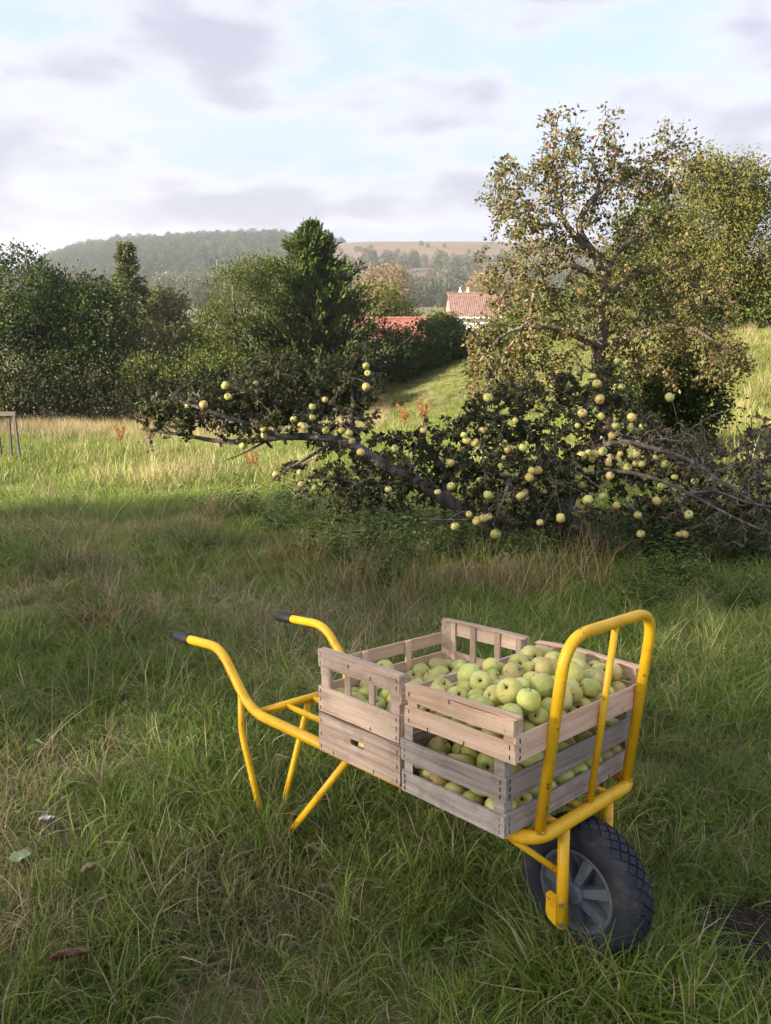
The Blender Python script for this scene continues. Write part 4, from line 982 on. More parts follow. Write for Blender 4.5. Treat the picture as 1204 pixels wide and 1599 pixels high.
quads_mesh('leaves', leaf_polys(P, D, LL, LL * .56, fr_, nv=6), MAT['leaf_apple'], TN, ftree, kind='stuff', nv=6)
z7 = [(323,121),(248,238),(257,256),(283,262),(408,193),(370,265),(385,283),(405,284),(432,277),(334,322),(468,312),(358,368),(381,364),(460,349),(477,348),(452,370),(484,390),(438,417),(424,427),(499,414),(271,416),(322,424),(264,485),(289,505),(310,497),(326,492),(221,522),(346,547),(485,510),(549,496),(605,367),(622,348),(613,394),(614,303),(635,294),(655,298),(680,289),(647,312),(720,209),(709,240),(602,209),(770,183),(768,215),(651,56),(662,79),(739,89),(724,8),(671,127),(785,269),(790,288),(785,300),(784,327),(802,329),(816,237),(805,213),(842,308),(873,328),(862,398),(904,369),(848,443),(967,382),(723,457),(789,487),(799,546),(936,473),(948,486),(933,547),(917,548),(888,121),(702,365),(735,297),(757,340),(634,440),(680,428),(305,225),(617,170),(675,180),(205,325),(209,398),(122,222)]
z8 = [(842,68),(848,92),(842,138),(369,133),(379,171),(297,198),(245,203),(469,126),(662,205),(600,247),(662,241),(625,267),(636,272),(498,279),(500,300),(704,181),(705,284),(760,284),(785,294),(795,320),(824,358),(541,432),(620,426),(626,464),(668,477),(428,290),(430,335),(917,482),(1034,284),(1128,392),(1129,471),(1082,491),(939,345)]
hang = []
wood_nodes = np.concatenate([p for p, q in br1 + br2 + main + flimbs + dead]) + fb
for k, (X_, Y_) in enumerate(z7 + z8):
    seven = k < len(z7)
    px, py = (600 + X_ / 1.9934, 560 + Y_ / 1.994) if seven else (180 + X_ / 2.15, 540 + Y_ / 2.15)
    Yd = (5.45 if py > 690 else 5.65 if py > 620 else 5.9) if seven else 5.05
    if py > 770: Yd = 5.05
    Yd += ar.uniform(-.14, .16)
    c = at(px, py, Yd)
    # spot on the twig above that it hangs from
    d_ = np.linalg.norm((wood_nodes - (c + np.array([0, 0, .06]))) * np.array([1, 1, 1]), axis=1); j = int(np.argmin(d_))
    big = .98 if (seven and k % 3 != 1) else .76
    if not seven: gp, tx = 'apples on the low limb of the fallen tree', 'yellow-green apple on the long low limb over the meadow, %s from the left'
    elif px > 990: gp, tx = 'apples among the dead twigs', 'yellowish apple among the bare dead twigs of the fallen tree, %s from the left'
    elif py > 760: gp, tx = 'apples hanging low over the nettles', 'apple hanging low over the nettles under the fallen tree, %s from the left'
    elif py < 640: gp, tx = 'apples on the top shoots of the fallen tree', 'apple on the fallen tree\'s topmost shoots before the upright trunk, %s from the left'
    else: gp, tx = 'apples in the leafy middle of the fallen tree', 'green apple in the thick leafy middle of the fallen tree, %s from the left'
    e = Euler((ar.gauss(0, .5), ar.gauss(0, .5), ar.uniform(0, 6.28))).to_matrix().to_4x4()
    hang.append((gp, px, tx, apple(Matrix.Translation(c.tolist()) @ e @ Matrix.Scale(big * ar.uniform(.85, 1.08), 4), ar.choice(APT), 'x', gp)))
    if d_[j] < .9:
        m_ = MB(); a0 = wood_nodes[j] - fb; c0 = c + np.array([0, 0, .028]) - fb
        m_.tube(bez(a0, (a0 + c0) / 2 + np.array([0, 0, .03]), c0, 4), .0022, 4); m_.build('spur', MAT['bark'], ftree)
for gname in {h[0] for h in hang}:
    for i, h in enumerate(sorted([h for h in hang if h[0] == gname], key=lambda h: h[1])): h[3]['label'] = h[2] % ORD(i + 1)
#@@PART4
# ------------------------------------------------------------------ grass and weeds
def blade_mesh(name, n, r, spread, hmin, hmax, wid, bend, mats, straw_frac, upright=0.5, segs=4):
    """one clump of n curved blades; face attribute tint"""
    V, F, TT, MI = [], [], [], []; b = 0
    for i in range(n):
        a = r.uniform(0, 6.283); rr = spread * math.sqrt(r.random()); x0, y0 = rr * math.cos(a), rr * math.sin(a)
        h = r.uniform(hmin, hmax) * (1 - .35 * rr / max(spread, 1e-6) * r.random()); w = wid * r.uniform(.6, 1.4)
        az = a + r.normal() * 1.2; bd = bend * r.uniform(.2, 1.5); lean = (1 - upright) * r.uniform(0, .9)
        dx, dy = math.cos(az), math.sin(az); tw = r.uniform(0, 3.14); sx, sy = math.cos(tw), math.sin(tw)
        px, pz, th = 0.0, 0.0, lean
        for k in range(segs + 1):
            t = k / segs; ww = w * (1 - t ** 1.6) * (0.75 + .5 * t * (1 - t) * 2) + .0002
            V.append((x0 + dx * px - sx * ww / 2, y0 + dy * px - sy * ww / 2, pz)); V.append((x0 + dx * px + sx * ww / 2, y0 + dy * px + sy * ww / 2, pz))
            px += h / segs * math.sin(th); pz += h / segs * math.cos(th); th += bd / segs * (1 + t)
        tt = np.clip(r.normal() * .2 + .5, 0, 1); straw = r.random() < straw_frac
        for k in range(segs):
            F.append((b + 2 * k, b + 2 * k + 1, b + 2 * k + 3, b + 2 * k + 2)); TT.append(tt); MI.append(1 if straw else 0)
        b += 2 * (segs + 1)
    me = bpy.data.meshes.new(name); me.from_pydata(V, [], F); at_ = me.attributes.new('tint', 'FLOAT', 'FACE'); at_.data.foreach_set('value', TT)
    for m in mats: me.materials.append(m)
    me.polygons.foreach_set('material_index', MI); me.polygons.foreach_set('use_smooth', [True] * len(F)); me.update(); return me
def grass_mat(name, stops, dry, trans=0.42):
    m, ns, ls = newmat(name)
    o = N(ns, 'ShaderNodeOutputMaterial'); at_ = N(ns, 'ShaderNodeAttribute', attribute_name='tint')
    ai = N(ns, 'ShaderNodeAttribute', attribute_name='patch', attribute_type='INSTANCER')
    av = N(ns, 'ShaderNodeAttribute', attribute_name='shade', attribute_type='INSTANCER')
    rp = ramp(ns, stops); ls.new(at_.outputs['Fac'], rp.inputs[0])
    rd = ramp(ns, dry); ls.new(at_.outputs['Fac'], rd.inputs[0])
    mx = N(ns, 'ShaderNodeMix', data_type='RGBA'); ls.new(ai.outputs['Fac'], mx.inputs[0]); ls.new(rp.outputs[0], mx.inputs[6]); ls.new(rd.outputs[0], mx.inputs[7])
    hv_ = N(ns, 'ShaderNodeHueSaturation'); mr = N(ns, 'ShaderNodeMapRange', {3: .62, 4: 1.32}); ls.new(av.outputs['Fac'], mr.inputs[0]); ls.new(mr.outputs[0], hv_.inputs['Value']); ls.new(mx.outputs[2], hv_.inputs['Color'])
    p = N(ns, 'ShaderNodeBsdfPrincipled', {'Roughness': .42, 'Specular IOR Level': .3}); t = N(ns, 'ShaderNodeBsdfTranslucent'); ms = N(ns, 'ShaderNodeMixShader', {0: trans})
    ls.new(hv_.outputs[0], p.inputs['Base Color']); ls.new(hv_.outputs[0], t.inputs[0]); ls.new(p.outputs[0], ms.inputs[1]); ls.new(t.outputs[0], ms.inputs[2]); ls.new(ms.outputs[0], o.inputs[0]); return m
GR = grass_mat('green_blade', [(0, (0.10, 0.155, 0.022)), (.5, (0.168, 0.245, 0.040)), (1, (0.26, 0.335, 0.075))], [(0, (0.19, 0.165, 0.062)), (.5, (0.29, 0.245, 0.10)), (1, (0.40, 0.34, 0.16))])
GD = grass_mat('dry_blade', [(0, (0.26, 0.195, 0.10)), (.5, (0.42, 0.335, 0.19)), (1, (0.58, 0.49, 0.31))], [(0, (0.20, 0.15, 0.085)), (.5, (0.30, 0.235, 0.14)), (1, (0.40, 0.33, 0.21))])
GF = grass_mat('field_blade', [(0, (0.095, 0.14, 0.020)), (.5, (0.16, 0.215, 0.036)), (1, (0.23, 0.28, 0.06))], [(0, (0.21, 0.18, 0.07)), (.5, (0.30, 0.26, 0.11)), (1, (0.38, 0.335, 0.165))], .4)
gr = np.random.default_rng(17)
def proto_collection(name, meshes):
    col = bpy.data.collections.new(name)
    for i, me_ in enumerate(meshes):
        o = bpy.data.objects.new('%s_%02d' % (name, i), me_); col.objects.link(o)
    return col
near = []
for i in range(6): near.append(blade_mesh('lush', 44, gr, .085, .07, .19, .0044, 1.7, [GR, GD], .10, .30))
for i in range(3): near.append(blade_mesh('long', 34, gr, .055, .16, .30, .0050, 2.0, [GR, GD], .10, .42, 5))
for i in range(3): near.append(blade_mesh('drymix', 44, gr, .10, .06, .18, .0032, 2.4, [GR, GD], .60, .18))
for i in range(2): near.append(blade_mesh('drycurl', 26, gr, .06, .12, .26, .0034, 3.0, [GR, GD], .92, .4, 6))
for i in range(2): near.append(blade_mesh('seedstalk', 7, gr, .06, .30, .52, .0022, .9, [GR, GD], .8, .7, 5))
def rosette(r, n, L_, rise):
    a = r.uniform(0, 6.283, n); D = np.stack([np.cos(a), np.sin(a), r.uniform(.1, rise, n)], 1); P = D * .01 + np.array([0, 0, .03]) + r.normal(size=(n, 3)) * np.array([.03, .03, .02])
    LL = L_ * r.uniform(.5, 1.2, n); o = quads_mesh('weed_leaf', leaf_polys(P, D, LL, LL * .30, r, 6, up=np.array([0, 0, 3.])), GR, np.clip(r.normal(size=n) * .2 + .4, 0, 1), nv=6); me_ = o.data; bpy.data.objects.remove(o); return me_
near += [rosette(gr, 14, .06, 1.2), rosette(gr, 24, .032, 2.2), rosette(gr, 9, .085, 2.0)]
COLN = proto_collection('tuft', near)
far = []
for i in range(5): far.append(blade_mesh('meadow', 60, gr, .26, .12, .30, .012, 1.2, [GF, GD], .08, .6, 3))
for i in range(3): far.append(blade_mesh('tall_dry', 55, gr, .24, .30, .62, .009, .8, [GF, GD], .75, .75, 3))
COLF = proto_collection('farclump', far)
def scatter(name, col, P, rot, scl, idx, patch, shade, label, cat):
    me_ = bpy.data.meshes.new(name); n = len(P)
    me_.vertices.add(n); me_.vertices.foreach_set('co', np.asarray(P, np.float32).reshape(-1))
    for nm, ty, dat in (('idx', 'INT', idx.astype(np.int32)), ('scl', 'FLOAT', scl), ('patch', 'FLOAT', patch), ('shade', 'FLOAT', shade)):
        a = me_.attributes.new(nm, ty, 'POINT'); a.data.foreach_set('value', dat)
    a = me_.attributes.new('rot', 'FLOAT_VECTOR', 'POINT'); a.data.foreach_set('vector', np.asarray(rot, np.float32).reshape(-1))
    o = link(bpy.data.objects.new(name, me_)); tag(o, label, cat, kind='stuff')
    ng = bpy.data.node_groups.new(name, 'GeometryNodeTree')
    ng.interface.new_socket('Geometry', in_out='INPUT', socket_type='NodeSocketGeometry'); ng.interface.new_socket('Geometry', in_out='OUTPUT', socket_type='NodeSocketGeometry')
    ns, ls = ng.nodes, ng.links; gi, go = ns.new('NodeGroupInput'), ns.new('NodeGroupOutput')
    ip = ns.new('GeometryNodeInstanceOnPoints'); ci = ns.new('GeometryNodeCollectionInfo'); ci.inputs['Collection'].default_value = col; ci.inputs['Separate Children'].default_value = True; ci.inputs['Reset Children'].default_value = True
    ip.inputs['Pick Instance'].default_value = True
    def na(nm, ty):
        q = ns.new('GeometryNodeInputNamedAttribute'); q.data_type = ty; q.inputs['Name'].default_value = nm; return q.outputs[0]
    ls.new(gi.outputs[0], ip.inputs['Points']); ls.new(ci.outputs[0], ip.inputs['Instance']); ls.new(na('idx', 'INT'), ip.inputs['Instance Index'])
    ls.new(na('rot', 'FLOAT_VECTOR'), ip.inputs['Rotation']); ls.new(na('scl', 'FLOAT'), ip.inputs['Scale']); ls.new(ip.outputs[0], go.inputs[0])
    md = o.modifiers.new('scatter', 'NODES'); md.node_group = ng
    return o
def fan(d0, d1, dens, half=.62, r=gr):
    n = int(half * (d1 * d1 - d0 * d0) * dens); y = np.sqrt(r.uniform(d0 * d0, d1 * d1, n)); x = r.uniform(-half, half, n) * (y + .6); return x, y
def tilt_rot(x, y, n, r, am=.30): return np.stack([r.normal(size=n) * am, r.normal(size=n) * am, r.uniform(0, 6.283, n)], 1)
X, Y_ = [], []
for d0, d1, de in ((.5, 2.2, 950), (2.2, 4, 520), (4, 7, 260), (7, 11, 115)):
    a, b = fan(d0, d1, de); X.append(a); Y_.append(b)
X, Y_ = np.concatenate(X), np.concatenate(Y_)
# bare soil scrape at lower right
ds = np.hypot((X - SOIL[0]) / .17, (Y_ - SOIL[1]) / .10) + (fbm(X, Y_, 9) - .5) * .9
keep = ds > 1.0
# grass crushed under the tyre
wc = BM @ Vector((AX[0], 0, 0)); keep &= np.hypot(X - wc.x, Y_ - wc.y) > .06
X, Y_ = X[keep], Y_[keep]; n = len(X)
ex = []
for lx_, ly_, sp_, k_ in ((AX[0], -.02, .10, 46), (AX[0] + .10, .03, .08, 26), (.088, -.21, .08, 16), (.088, .21, .08, 16)):
    q_ = BM @ Vector((lx_, ly_, 0)); a_ = gr.uniform(0, 6.283, k_); r_ = gr.uniform(.5, 1.0, k_) * sp_
    ex.append(np.stack([q_.x + r_ * np.cos(a_) * 1.3, q_.y + r_ * np.sin(a_) - .05], 1))
ex = np.concatenate(ex); X = np.concatenate([X, ex[:, 0]]); Y_ = np.concatenate([Y_, ex[:, 1]]); n = len(X); isex = np.arange(n) >= n - len(ex)
dryn = fbm(X, Y_, 1.1, 4); lush = fbm(X, Y_, .8, 9)
pr = gr.random(n); idx = np.zeros(n, int)
pd = np.clip((dryn - .49) * 3.6 + .24, .08, .8)
isd = pr < pd
idx[~isd] = gr.choice([0, 1, 2, 3, 4, 5, 6, 7, 8], (~isd).sum(), p=np.array([.13] * 6 + [.0733] * 3) / (.78 + .2199))
idx[isd] = gr.choice([9, 10, 11, 12, 13, 14, 15], isd.sum(), p=[.23, .23, .23, .11, .11, .045, .045])
wk = gr.random(n) < .02 + .07 * (fbm(X, Y_, 1.3, 12) > .55); idx[wk] = gr.integers(16, 19, wk.sum())
scl = gr.uniform(.65, 1.15, n) * (.62 + .75 * lush) * np.interp(Y_, [1, 4, 11], [.85, .98, 1.3])
scl[isex] = gr.uniform(.8, 1.15, isex.sum()); idx[isex] = gr.choice([6, 7, 8, 0, 1, 12], isex.sum())
patch = np.clip((fbm(X, Y_, .75, 2) - .53) * 2.6, 0, .8) * gr.uniform(.3, 1, n)
scatter('meadow_grass', COLN, np.stack([X, Y_, G(X, Y_) - .01], 1), tilt_rot(X, Y_, n, gr), scl, idx, patch, np.clip(fbm(X, Y_, 2.1, 6) + gr.normal(size=n) * .15, 0, 1), 'rough green and straw meadow grass around the wheelbarrow', 'grass')
X, Y_ = [], []
for d0, d1, de in ((10, 16, 42), (16, 26, 30), (26, 46, 20)):
    a, b = fan(d0, d1, de, .66); X.append(a); Y_.append(b)
X, Y_ = np.concatenate(X), np.concatenate(Y_); n = len(X)
az = X / Y_
# tall dry band toward the left hedge and on the right-hand meadow; short green strip between
dryf = np.where(az < .0, smooth(20, 27, Y_) * .9, np.where(az > .25, .22, .02))
dryf = np.clip(dryf + (fbm(X, Y_, .35, 3) - .5) * np.where(az > 0, .5, .9), 0, 1)
idx = np.where(gr.random(n) < np.where(az < 0.05, dryf * .42, dryf * .2), gr.integers(5, 8, n), gr.integers(0, 5, n))
scl = gr.uniform(.7, 1.2, n) * np.where((az > .02) & (az < .28) & (Y_ > 17), .62, 1.0)
scatter('far_meadow_grass', COLF, np.stack([X, Y_, G(X, Y_) - .02], 1), tilt_rot(X, Y_, n, gr, .1), scl, idx, np.clip(dryf * .9, 0, .95), np.clip(fbm(X, Y_, .5, 6) + gr.normal(size=n) * .12, 0, 1), 'sunlit meadow grass running back to the hedgerow', 'grass')
# nettles under the fallen tree
def nettle_mesh(r, H):
    P, D, L_ = [], [], []; V = []; m = MB()
    for s in range(5):
        x0, y0 = r.normal() * .06, r.normal() * .06; h = H * r.uniform(.7, 1.1); lx_, ly_ = r.normal() * .12, r.normal() * .12
        for k in range(9):
            t = (k + 1) / 9; c = np.array([x0 + lx_ * t * t, y0 + ly_ * t * t, h * t]); a = k * 1.571 + r.normal() * .3
            for q in (0, math.pi):
                P.append(c); D.append((math.cos(a + q), math.sin(a + q), .25 - .6 * (1 - t))); L_.append(.066 * (1.15 - .7 * t) * r.uniform(.7, 1.2))
    V = leaf_polys(np.array(P), np.array(D), np.array(L_), np.array(L_) * .55, r, 6, up=np.array([0, 0, 3.0]))
    o = quads_mesh('nettle', V, MAT['nettle'], np.clip(r.normal(size=len(P)) * .2 + .5, 0, 1), nv=6); me_ = o.data; bpy.data.objects.remove(o); return me_
COLW = proto_collection('weed', [nettle_mesh(gr, h) for h in (.26, .34, .42, .30)])
pts = []
for px0, px1, py0, py1, k in ((430, 640, 785, 840, 60), (560, 830, 810, 880, 80), (800, 1000, 825, 880, 45), (960, 1230, 815, 890, 150), (480, 620, 860, 930, 14), (900, 1204, 890, 960, 18), (330, 420, 780, 820, 14)):
    for _ in range(k):
        p = on_ground(gr.uniform(px0, px1), gr.uniform(py0, py1)); pts.append(p)
pts = np.array(pts); n = len(pts)
scatter('nettle_bed', COLW, pts - np.array([0, 0, .02]), tilt_rot(0, 0, n, gr, .15), gr.uniform(.6, 1.15, n), gr.integers(0, 4, n), np.zeros(n), np.zeros(n), 'dark green nettles and weeds in front of the fallen apple tree', 'weeds')
# ------------------------------------------------------------------ single clumps
def clump(name, label, cat, px, py, me_, s=1.0, group=None, rot=0.0, lean=(0, 0)):
    p = on_ground(px, py); o = link(bpy.data.objects.new(name, me_)); o.location = (p[0], p[1], g1(p[0], p[1]) - .015); o.scale = (s, s, s); o.rotation_euler = (lean[0], lean[1], rot)
    return tag(o, label, cat, group)
stk = [blade_mesh('stalks', 200, gr, .30, .22, .66, .0050, .9, [MAT['straw'], MAT['nettle']], .28, .6, 4) for _ in range(3)]
SG = 'dry brown stalk clumps before the fallen tree'
for i, (px, py, s, lab) in enumerate([(462, 885, .80, 'below the dead twigs near the left handle side'), (525, 935, .75, 'behind the far hand grip'), (610, 950, .72, 'directly behind the railed crate'), (585, 905, .6, 'at the foot of the green weeds'), (745, 930, .85, 'behind the heaped crate'), (880, 925, 1.0, 'tallest, behind the yellow front guard'), (830, 945, .8, 'behind the guard\'s top corner'), (930, 890, .8, 'under the hanging yellow apples'), (690, 940, .65, 'behind the crates\' far corner'), (1085, 880, .7, 'under the bare dead limbs')]):
    clump('dry_stalks', 'clump of dry brown stalks ' + lab, 'grass clump', px, py, stk[i % 3], s, SG, i * 1.3, (.1 * (-1) ** i, -.25 if i in (5, 6, 7) else .08))
tus = [blade_mesh('tussock_blades', 260, gr, .17, .22, .52, .0062, 2.0, [MAT['nettle'], MAT['straw']], f, .5, 5) for f in (.06, .42)]
for px, py, s, k, lab in [(305, 868, .95, 0, 'dark green grass tussock in the open meadow, left of the brown stalks'), (250, 890, .7, 0, 'low dark grass tussock beside the taller dark one'), (170, 985, 1.0, 1, 'large arching tussock of mixed dry and green grass, left of the handles'), (345, 815, 1.15, 1, 'broad grey-green tussock near the low limb\'s hanging apples'), (400, 820, 1.0, 0, 'dark tussock right beside the broad grey-green one'), (100, 900, .8, 1, 'faint tussock in the meadow at the picture\'s left')]:
    clump('grass_tussock', lab, 'tussock', px, py, tus[k], s, 'grass tussocks in the meadow', px * .1)
def dock_plant(r, px, py, sc, lab):
    p = on_ground(px, py); o = empty('dock_plant', (p[0], p[1], g1(p[0], p[1]) - .02)); o.scale = (sc, sc, sc); tag(o, lab, 'plant', 'rusty dock plants')
    m = MB(); P = []
    for q in range(8):
        a = q * 2.4 + r.normal() * .3; h = .55 + .3 * r.random(); tip = np.array([math.cos(a) * .2, math.sin(a) * .2, h]); pts = bez(np.zeros(3), np.array([tip[0] * .3, tip[1] * .3, h * .6]), tip, 5); m.tube(pts, np.linspace(.006, .002, 5), 4)
        t = r.uniform(.35, 1, 45)[:, None]; P.append((1 - t) ** 2 * pts[0] + 2 * t * (1 - t) * np.array([tip[0] * .3, tip[1] * .3, h * .6]) + t * t * tip + r.normal(size=(45, 3)) * .016)
    m.build('stems', MAT['straw'], o)['kind'] = 'stuff'; P = np.concatenate(P)
    quads_mesh('seed_heads', leaf_polys(P, r.normal(size=P.shape) + np.array([0, 0, 1.2]), .05, .022, r), MAT['rust'], r.random(len(P)), o, kind='stuff')
for px, py, s, lab in [(630, 672, 1.0, 'rust red dock plant in the lit meadow, leftmost of the pair beyond the fallen tree'), (660, 668, 1.1, 'rust red dock plant close against the leafy middle of the fallen tree'), (190, 700, .8, 'brown dock plant in the dry grass by the hedge, nearer the stakes'), (237, 700, .9, 'brown dock plant in the dry grass under the low limb\'s tip'), (395, 745, .6, 'brown dock plant below the low limb')]:
    dock_plant(gr, px, py, s, lab)
# stakes of a young tree guard
g0 = on_ground(20, 724); Ys = g0[1]
guard = empty('tree_stakes', (g0[0], g0[1], g1(g0[0], g0[1]))); tag(guard, 'wooden stakes with a crossbar guarding a young tree', 'tree guard')
def stake(name, a, b, w):
    p = at(*a, Ys) if len(a) == 2 else at(*a); q = at(*b, Ys) if len(b) == 2 else at(*b); L_ = np.linalg.norm(q - p); m = MB(); m.box((0, 0, 0), (L_, w, w)); o = m.build(name, MAT['wood_post'], guard)
    o.location = Vector(((p + q) / 2 - np.array(guard.location)).tolist()); o.rotation_euler = Vector((q - p).tolist()).to_track_quat('X', 'Z').to_euler()
stake('stake', (13, 648), (18, 722), .05); stake('stake', (22, 650, Ys - .35), (31, 722, Ys - .35), .045); stake('stake', (-40, 645), (-44, 722), .05); stake('crossbar', (-45, 646, Ys - .06), (25, 646, Ys - .06), .07)
sap = empty('young_tree', (xat(2, Ys + .3, -1.5), Ys + .3, g1(xat(2, Ys + .3, -1.5), Ys + .3))); tag(sap, 'thin young tree rising between the wooden stakes', 'tree')
m = MB(); m.tube([(0, 0, 0), (.02, 0, .8), (0, 0, 1.7)], [.02, .015, .006], 6); m.build('trunk', MAT['bark'], sap, smooth=True)
n = 160; P = np.stack([gr.normal(size=n) * .12, gr.normal(size=n) * .12, gr.uniform(.9, 1.8, n)], 1); quads_mesh('crown', leaf_polys(P, gr.normal(size=(n, 3)), .09, .045, gr), MAT['leaf_pale'], gr.random(n), sap, kind='stuff')
# soil scrape, stones, leaves and paper
m = MB(); k = 40; ring = [(0.0, 0.0, 0.012)]
vs_ = [(0, 0, .03)]; fs_ = []
for j in range(1, 7):
    for i in range(k):
        a = i / k * 6.283; rr = j / 6; vs_.append((math.cos(a) * .24 * rr, math.sin(a) * .16 * rr, .02 * (1 - rr ** 2) + .012 * gr.random()))
for i in range(k): fs_.append((0, 1 + i, 1 + (i + 1) % k))
for j in range(5):
    for i in range(k): fs_.append((1 + j * k + i, 1 + (j + 1) * k + i, 1 + (j + 1) * k + (i + 1) % k, 1 + j * k + (i + 1) % k))
vs_ = [(x, y, z + g1(SOIL[0] + x, SOIL[1] + y) - g1(SOIL[0], SOIL[1])) for x, y, z in vs_]
m.add(vs_, fs_); soil = m.build('bare_soil', noise_mat('bare_earth', [(.3, (.018, .012, .009)), (.6, (.042, .028, .021)), (.8, (.075, .055, .042))], 30, 8, rough=.95, bump=1, bdist=.03), smooth=True)
soil.location = (SOIL[0], SOIL[1], g1(SOIL[0], SOIL[1]) + .004); tag(soil, kind='structure')
def pebble(px, py, s, lab):
    p = on_ground(px, py); m = MB(); r = random.Random(px)
    prof = [(.02, .6), (.6, .5), (1, .1), (.85, -.4), (.02, -.6)]; m.lathe(prof, 9); m.v[0] *= np.array([[1.15, .9, .8]]) * s; m.v[0] += gr.normal(size=m.v[0].shape) * s * .12
    o = m.build('pebble', noise_mat('flint', [(.3, (.20, .13, .08)), (.7, (.42, .31, .22))], 60, bump=.4), smooth=True); o.location = (p[0], p[1], p[2] + s * .9); tag(o, lab, 'stone', 'pebbles on the bare soil')
pebble(1131, 1453, .0085, 'larger tan pebble on the bare soil right of the wheel'); pebble(1159, 1456, .0045, 'smaller pale pebble on the bare soil beside the larger one')
def curled(name, px, py, L_, W2, col0, col1, lab, cat, lift=.07, rot=0., curl=.5):
    p = on_ground(px, py); m = MB(); na_, nb = 9, 5; V = []
    for i in range(na_):
        t = i / (na_ - 1); w = W2 * math.sin(math.pi * min(.97, t * .94 + .03)) ** .7 * gr.uniform(.75, 1.15)
        for j in range(nb):
            s = j / (nb - 1) - .5; V.append(((t - .5) * L_, s * w, curl * abs(s) * w + .25 * L_ * (t - .5) ** 2 + gr.normal() * .0026))
    m.add(V, [(i * nb + j, i * nb + j + 1, (i + 1) * nb + j + 1, (i + 1) * nb + j) for i in range(na_ - 1) for j in range(nb - 1)])
    o = m.build(name, noise_mat(name + '_skin', [(.3, col0), (.7, col1)], 40, bump=.4, rough=.7), smooth=True); o.location = (p[0], p[1], p[2] + lift); o.rotation_euler = (gr.normal() * .2 - .25, gr.normal() * .15, rot)
    so = o.modifiers.new('thickness', 'SOLIDIFY'); so.thickness = .0008
    return tag(o, lab, cat)
curled('fallen_leaf', 116, 1555, .085, .045, (.10, .045, .028), (.24, .13, .085), 'large curled brown dead leaf in the grass at the bottom left', 'leaf', .10, .35, .9)
curled('fallen_leaf', 147, 1402, .05, .028, (.25, .17, .10), (.42, .32, .2), 'small tan dead leaf standing in the grass left of the legs', 'leaf', .09, .8, .8)
curled('fallen_leaf', 40, 1382, .06, .045, (.16, .22, .10), (.28, .33, .19), 'pale green broad leaf in the grass at the picture\'s left edge', 'leaf', .09, .3, .3)
curled('paper_scrap', 80, 1325, .04, .026, (.6, .62, .65), (.75, .76, .78), 'white scrap of paper in the grass at the picture\'s left', 'paper', .10, .5, .4)
#@@PART5
# ------------------------------------------------------------------ buildings
tile = lambda nm, a, b, c: noise_mat(nm, [(.3, a), (.5, b), (.75, c)], 3.0, 8, rough=.85, bump=.3, bscale=8)
MAT['tile_red'] = tile('red_clay_tile', (.20, .075, .058), (.27, .105, .082), (.33, .155, .125))
MAT['tile_brown'] = tile('brown_clay_tile', (.13, .08, .07), (.18, .115, .10), (.25, .17, .15))
MAT['render'] = noise_mat('white_render', [(.3, (.66, .66, .66)), (.7, (.80, .80, .79))], 1.5, bump=.1)
MAT['brick'] = noise_mat('pink_brick', [(.3, (.20, .12, .095)), (.7, (.29, .19, .15))], 6, bump=.3)
MAT['glass'] = noise_mat('dark_pane', [(.3, (.03, .035, .04)), (.7, (.06, .065, .07))], 2, rough=.1, bump=0)
MAT['slate'] = noise_mat('grey_slate', [(.3, (.12, .13, .15)), (.7, (.2, .21, .24))], .5, bump=.2)
def roof_slope(parent, L, run, rise, y_sign, mat, courses, z0, name='roof_slope', barrel=0):
    """overlapping tile courses from the ridge down"""
    m = MB()
    for k in range(courses):
        t0, t1 = k / courses, (k + 1) / courses + .012
        ya, yb = y_sign * run * t0, y_sign * run * t1; za, zb = z0 - rise * t0, z0 - rise * t1
        lift = .045
        segs = barrel or 1
        for q in range(segs):
            xa, xb = -L / 2 + L * q / segs, -L / 2 + L * (q + 1) / segs; h = .04 if barrel else 0; xm = (xa + xb) / 2
            v_ = [(xa, ya, za), (xm, ya, za + h), (xb, ya, za), (xa, yb, zb + lift), (xm, yb, zb + lift + h), (xb, yb, zb + lift), (xa, yb, zb - .03), (xm, yb, zb - .03), (xb, yb, zb - .03)]
            m.add(v_, [(0, 1, 4, 3), (1, 2, 5, 4), (3, 4, 7, 6), (4, 5, 8, 7)])
    return m.build(name, MAT[mat], parent, kind='stuff')
def house(name, label, cat, loc, rz, L, Wd, wall_h, rise, roofmat, wallmat, gablemat, courses, barrel):
    o = empty(name, loc); o.rotation_euler = (0, 0, rz); tag(o, label, cat)
    m = MB(); m.box((0, -Wd / 2 + .1, wall_h / 2), (L - .3, .2, wall_h)); m.box((0, Wd / 2 - .1, wall_h / 2), (L - .3, .2, wall_h)); m.build('wall', MAT[wallmat], o)
    for s in (-1, 1):
        m = MB(); x = s * (L / 2 - .15); p = [(x, -Wd / 2 + .2, 0), (x, Wd / 2 - .2, 0), (x, Wd / 2 - .2, wall_h), (x, 0, wall_h + rise * .94), (x, -Wd / 2 + .2, wall_h)]; q = [(x - s * .22, b, c) for _, b, c in p]
        m.add(p + q, [(0, 1, 2, 3, 4), (9, 8, 7, 6, 5)] + [(i, i + 5, (i + 1) % 5 + 5, (i + 1) % 5) for i in range(5)]); m.build('gable_wall', MAT[gablemat], o)
    for s in (-1, 1): roof_slope(o, L, Wd / 2 + .35, rise * (Wd / 2 + .35) / (Wd / 2), s, roofmat, courses, wall_h + rise + .05, barrel=barrel)
    m = MB(); m.tube([(-L / 2 - .05, 0, wall_h + rise + .06), (L / 2 + .05, 0, wall_h + rise + .06)], .11, 8); m.build('ridge_tiles', MAT[roofmat], o)
    return o
Yh = 82.0; hr = at(717, 459, Yh); zb_ = g1(hr[0], Yh); rise = 1.9; wall_h = hr[2] - zb_ - rise
hx = at(742, 460, Yh)[0]
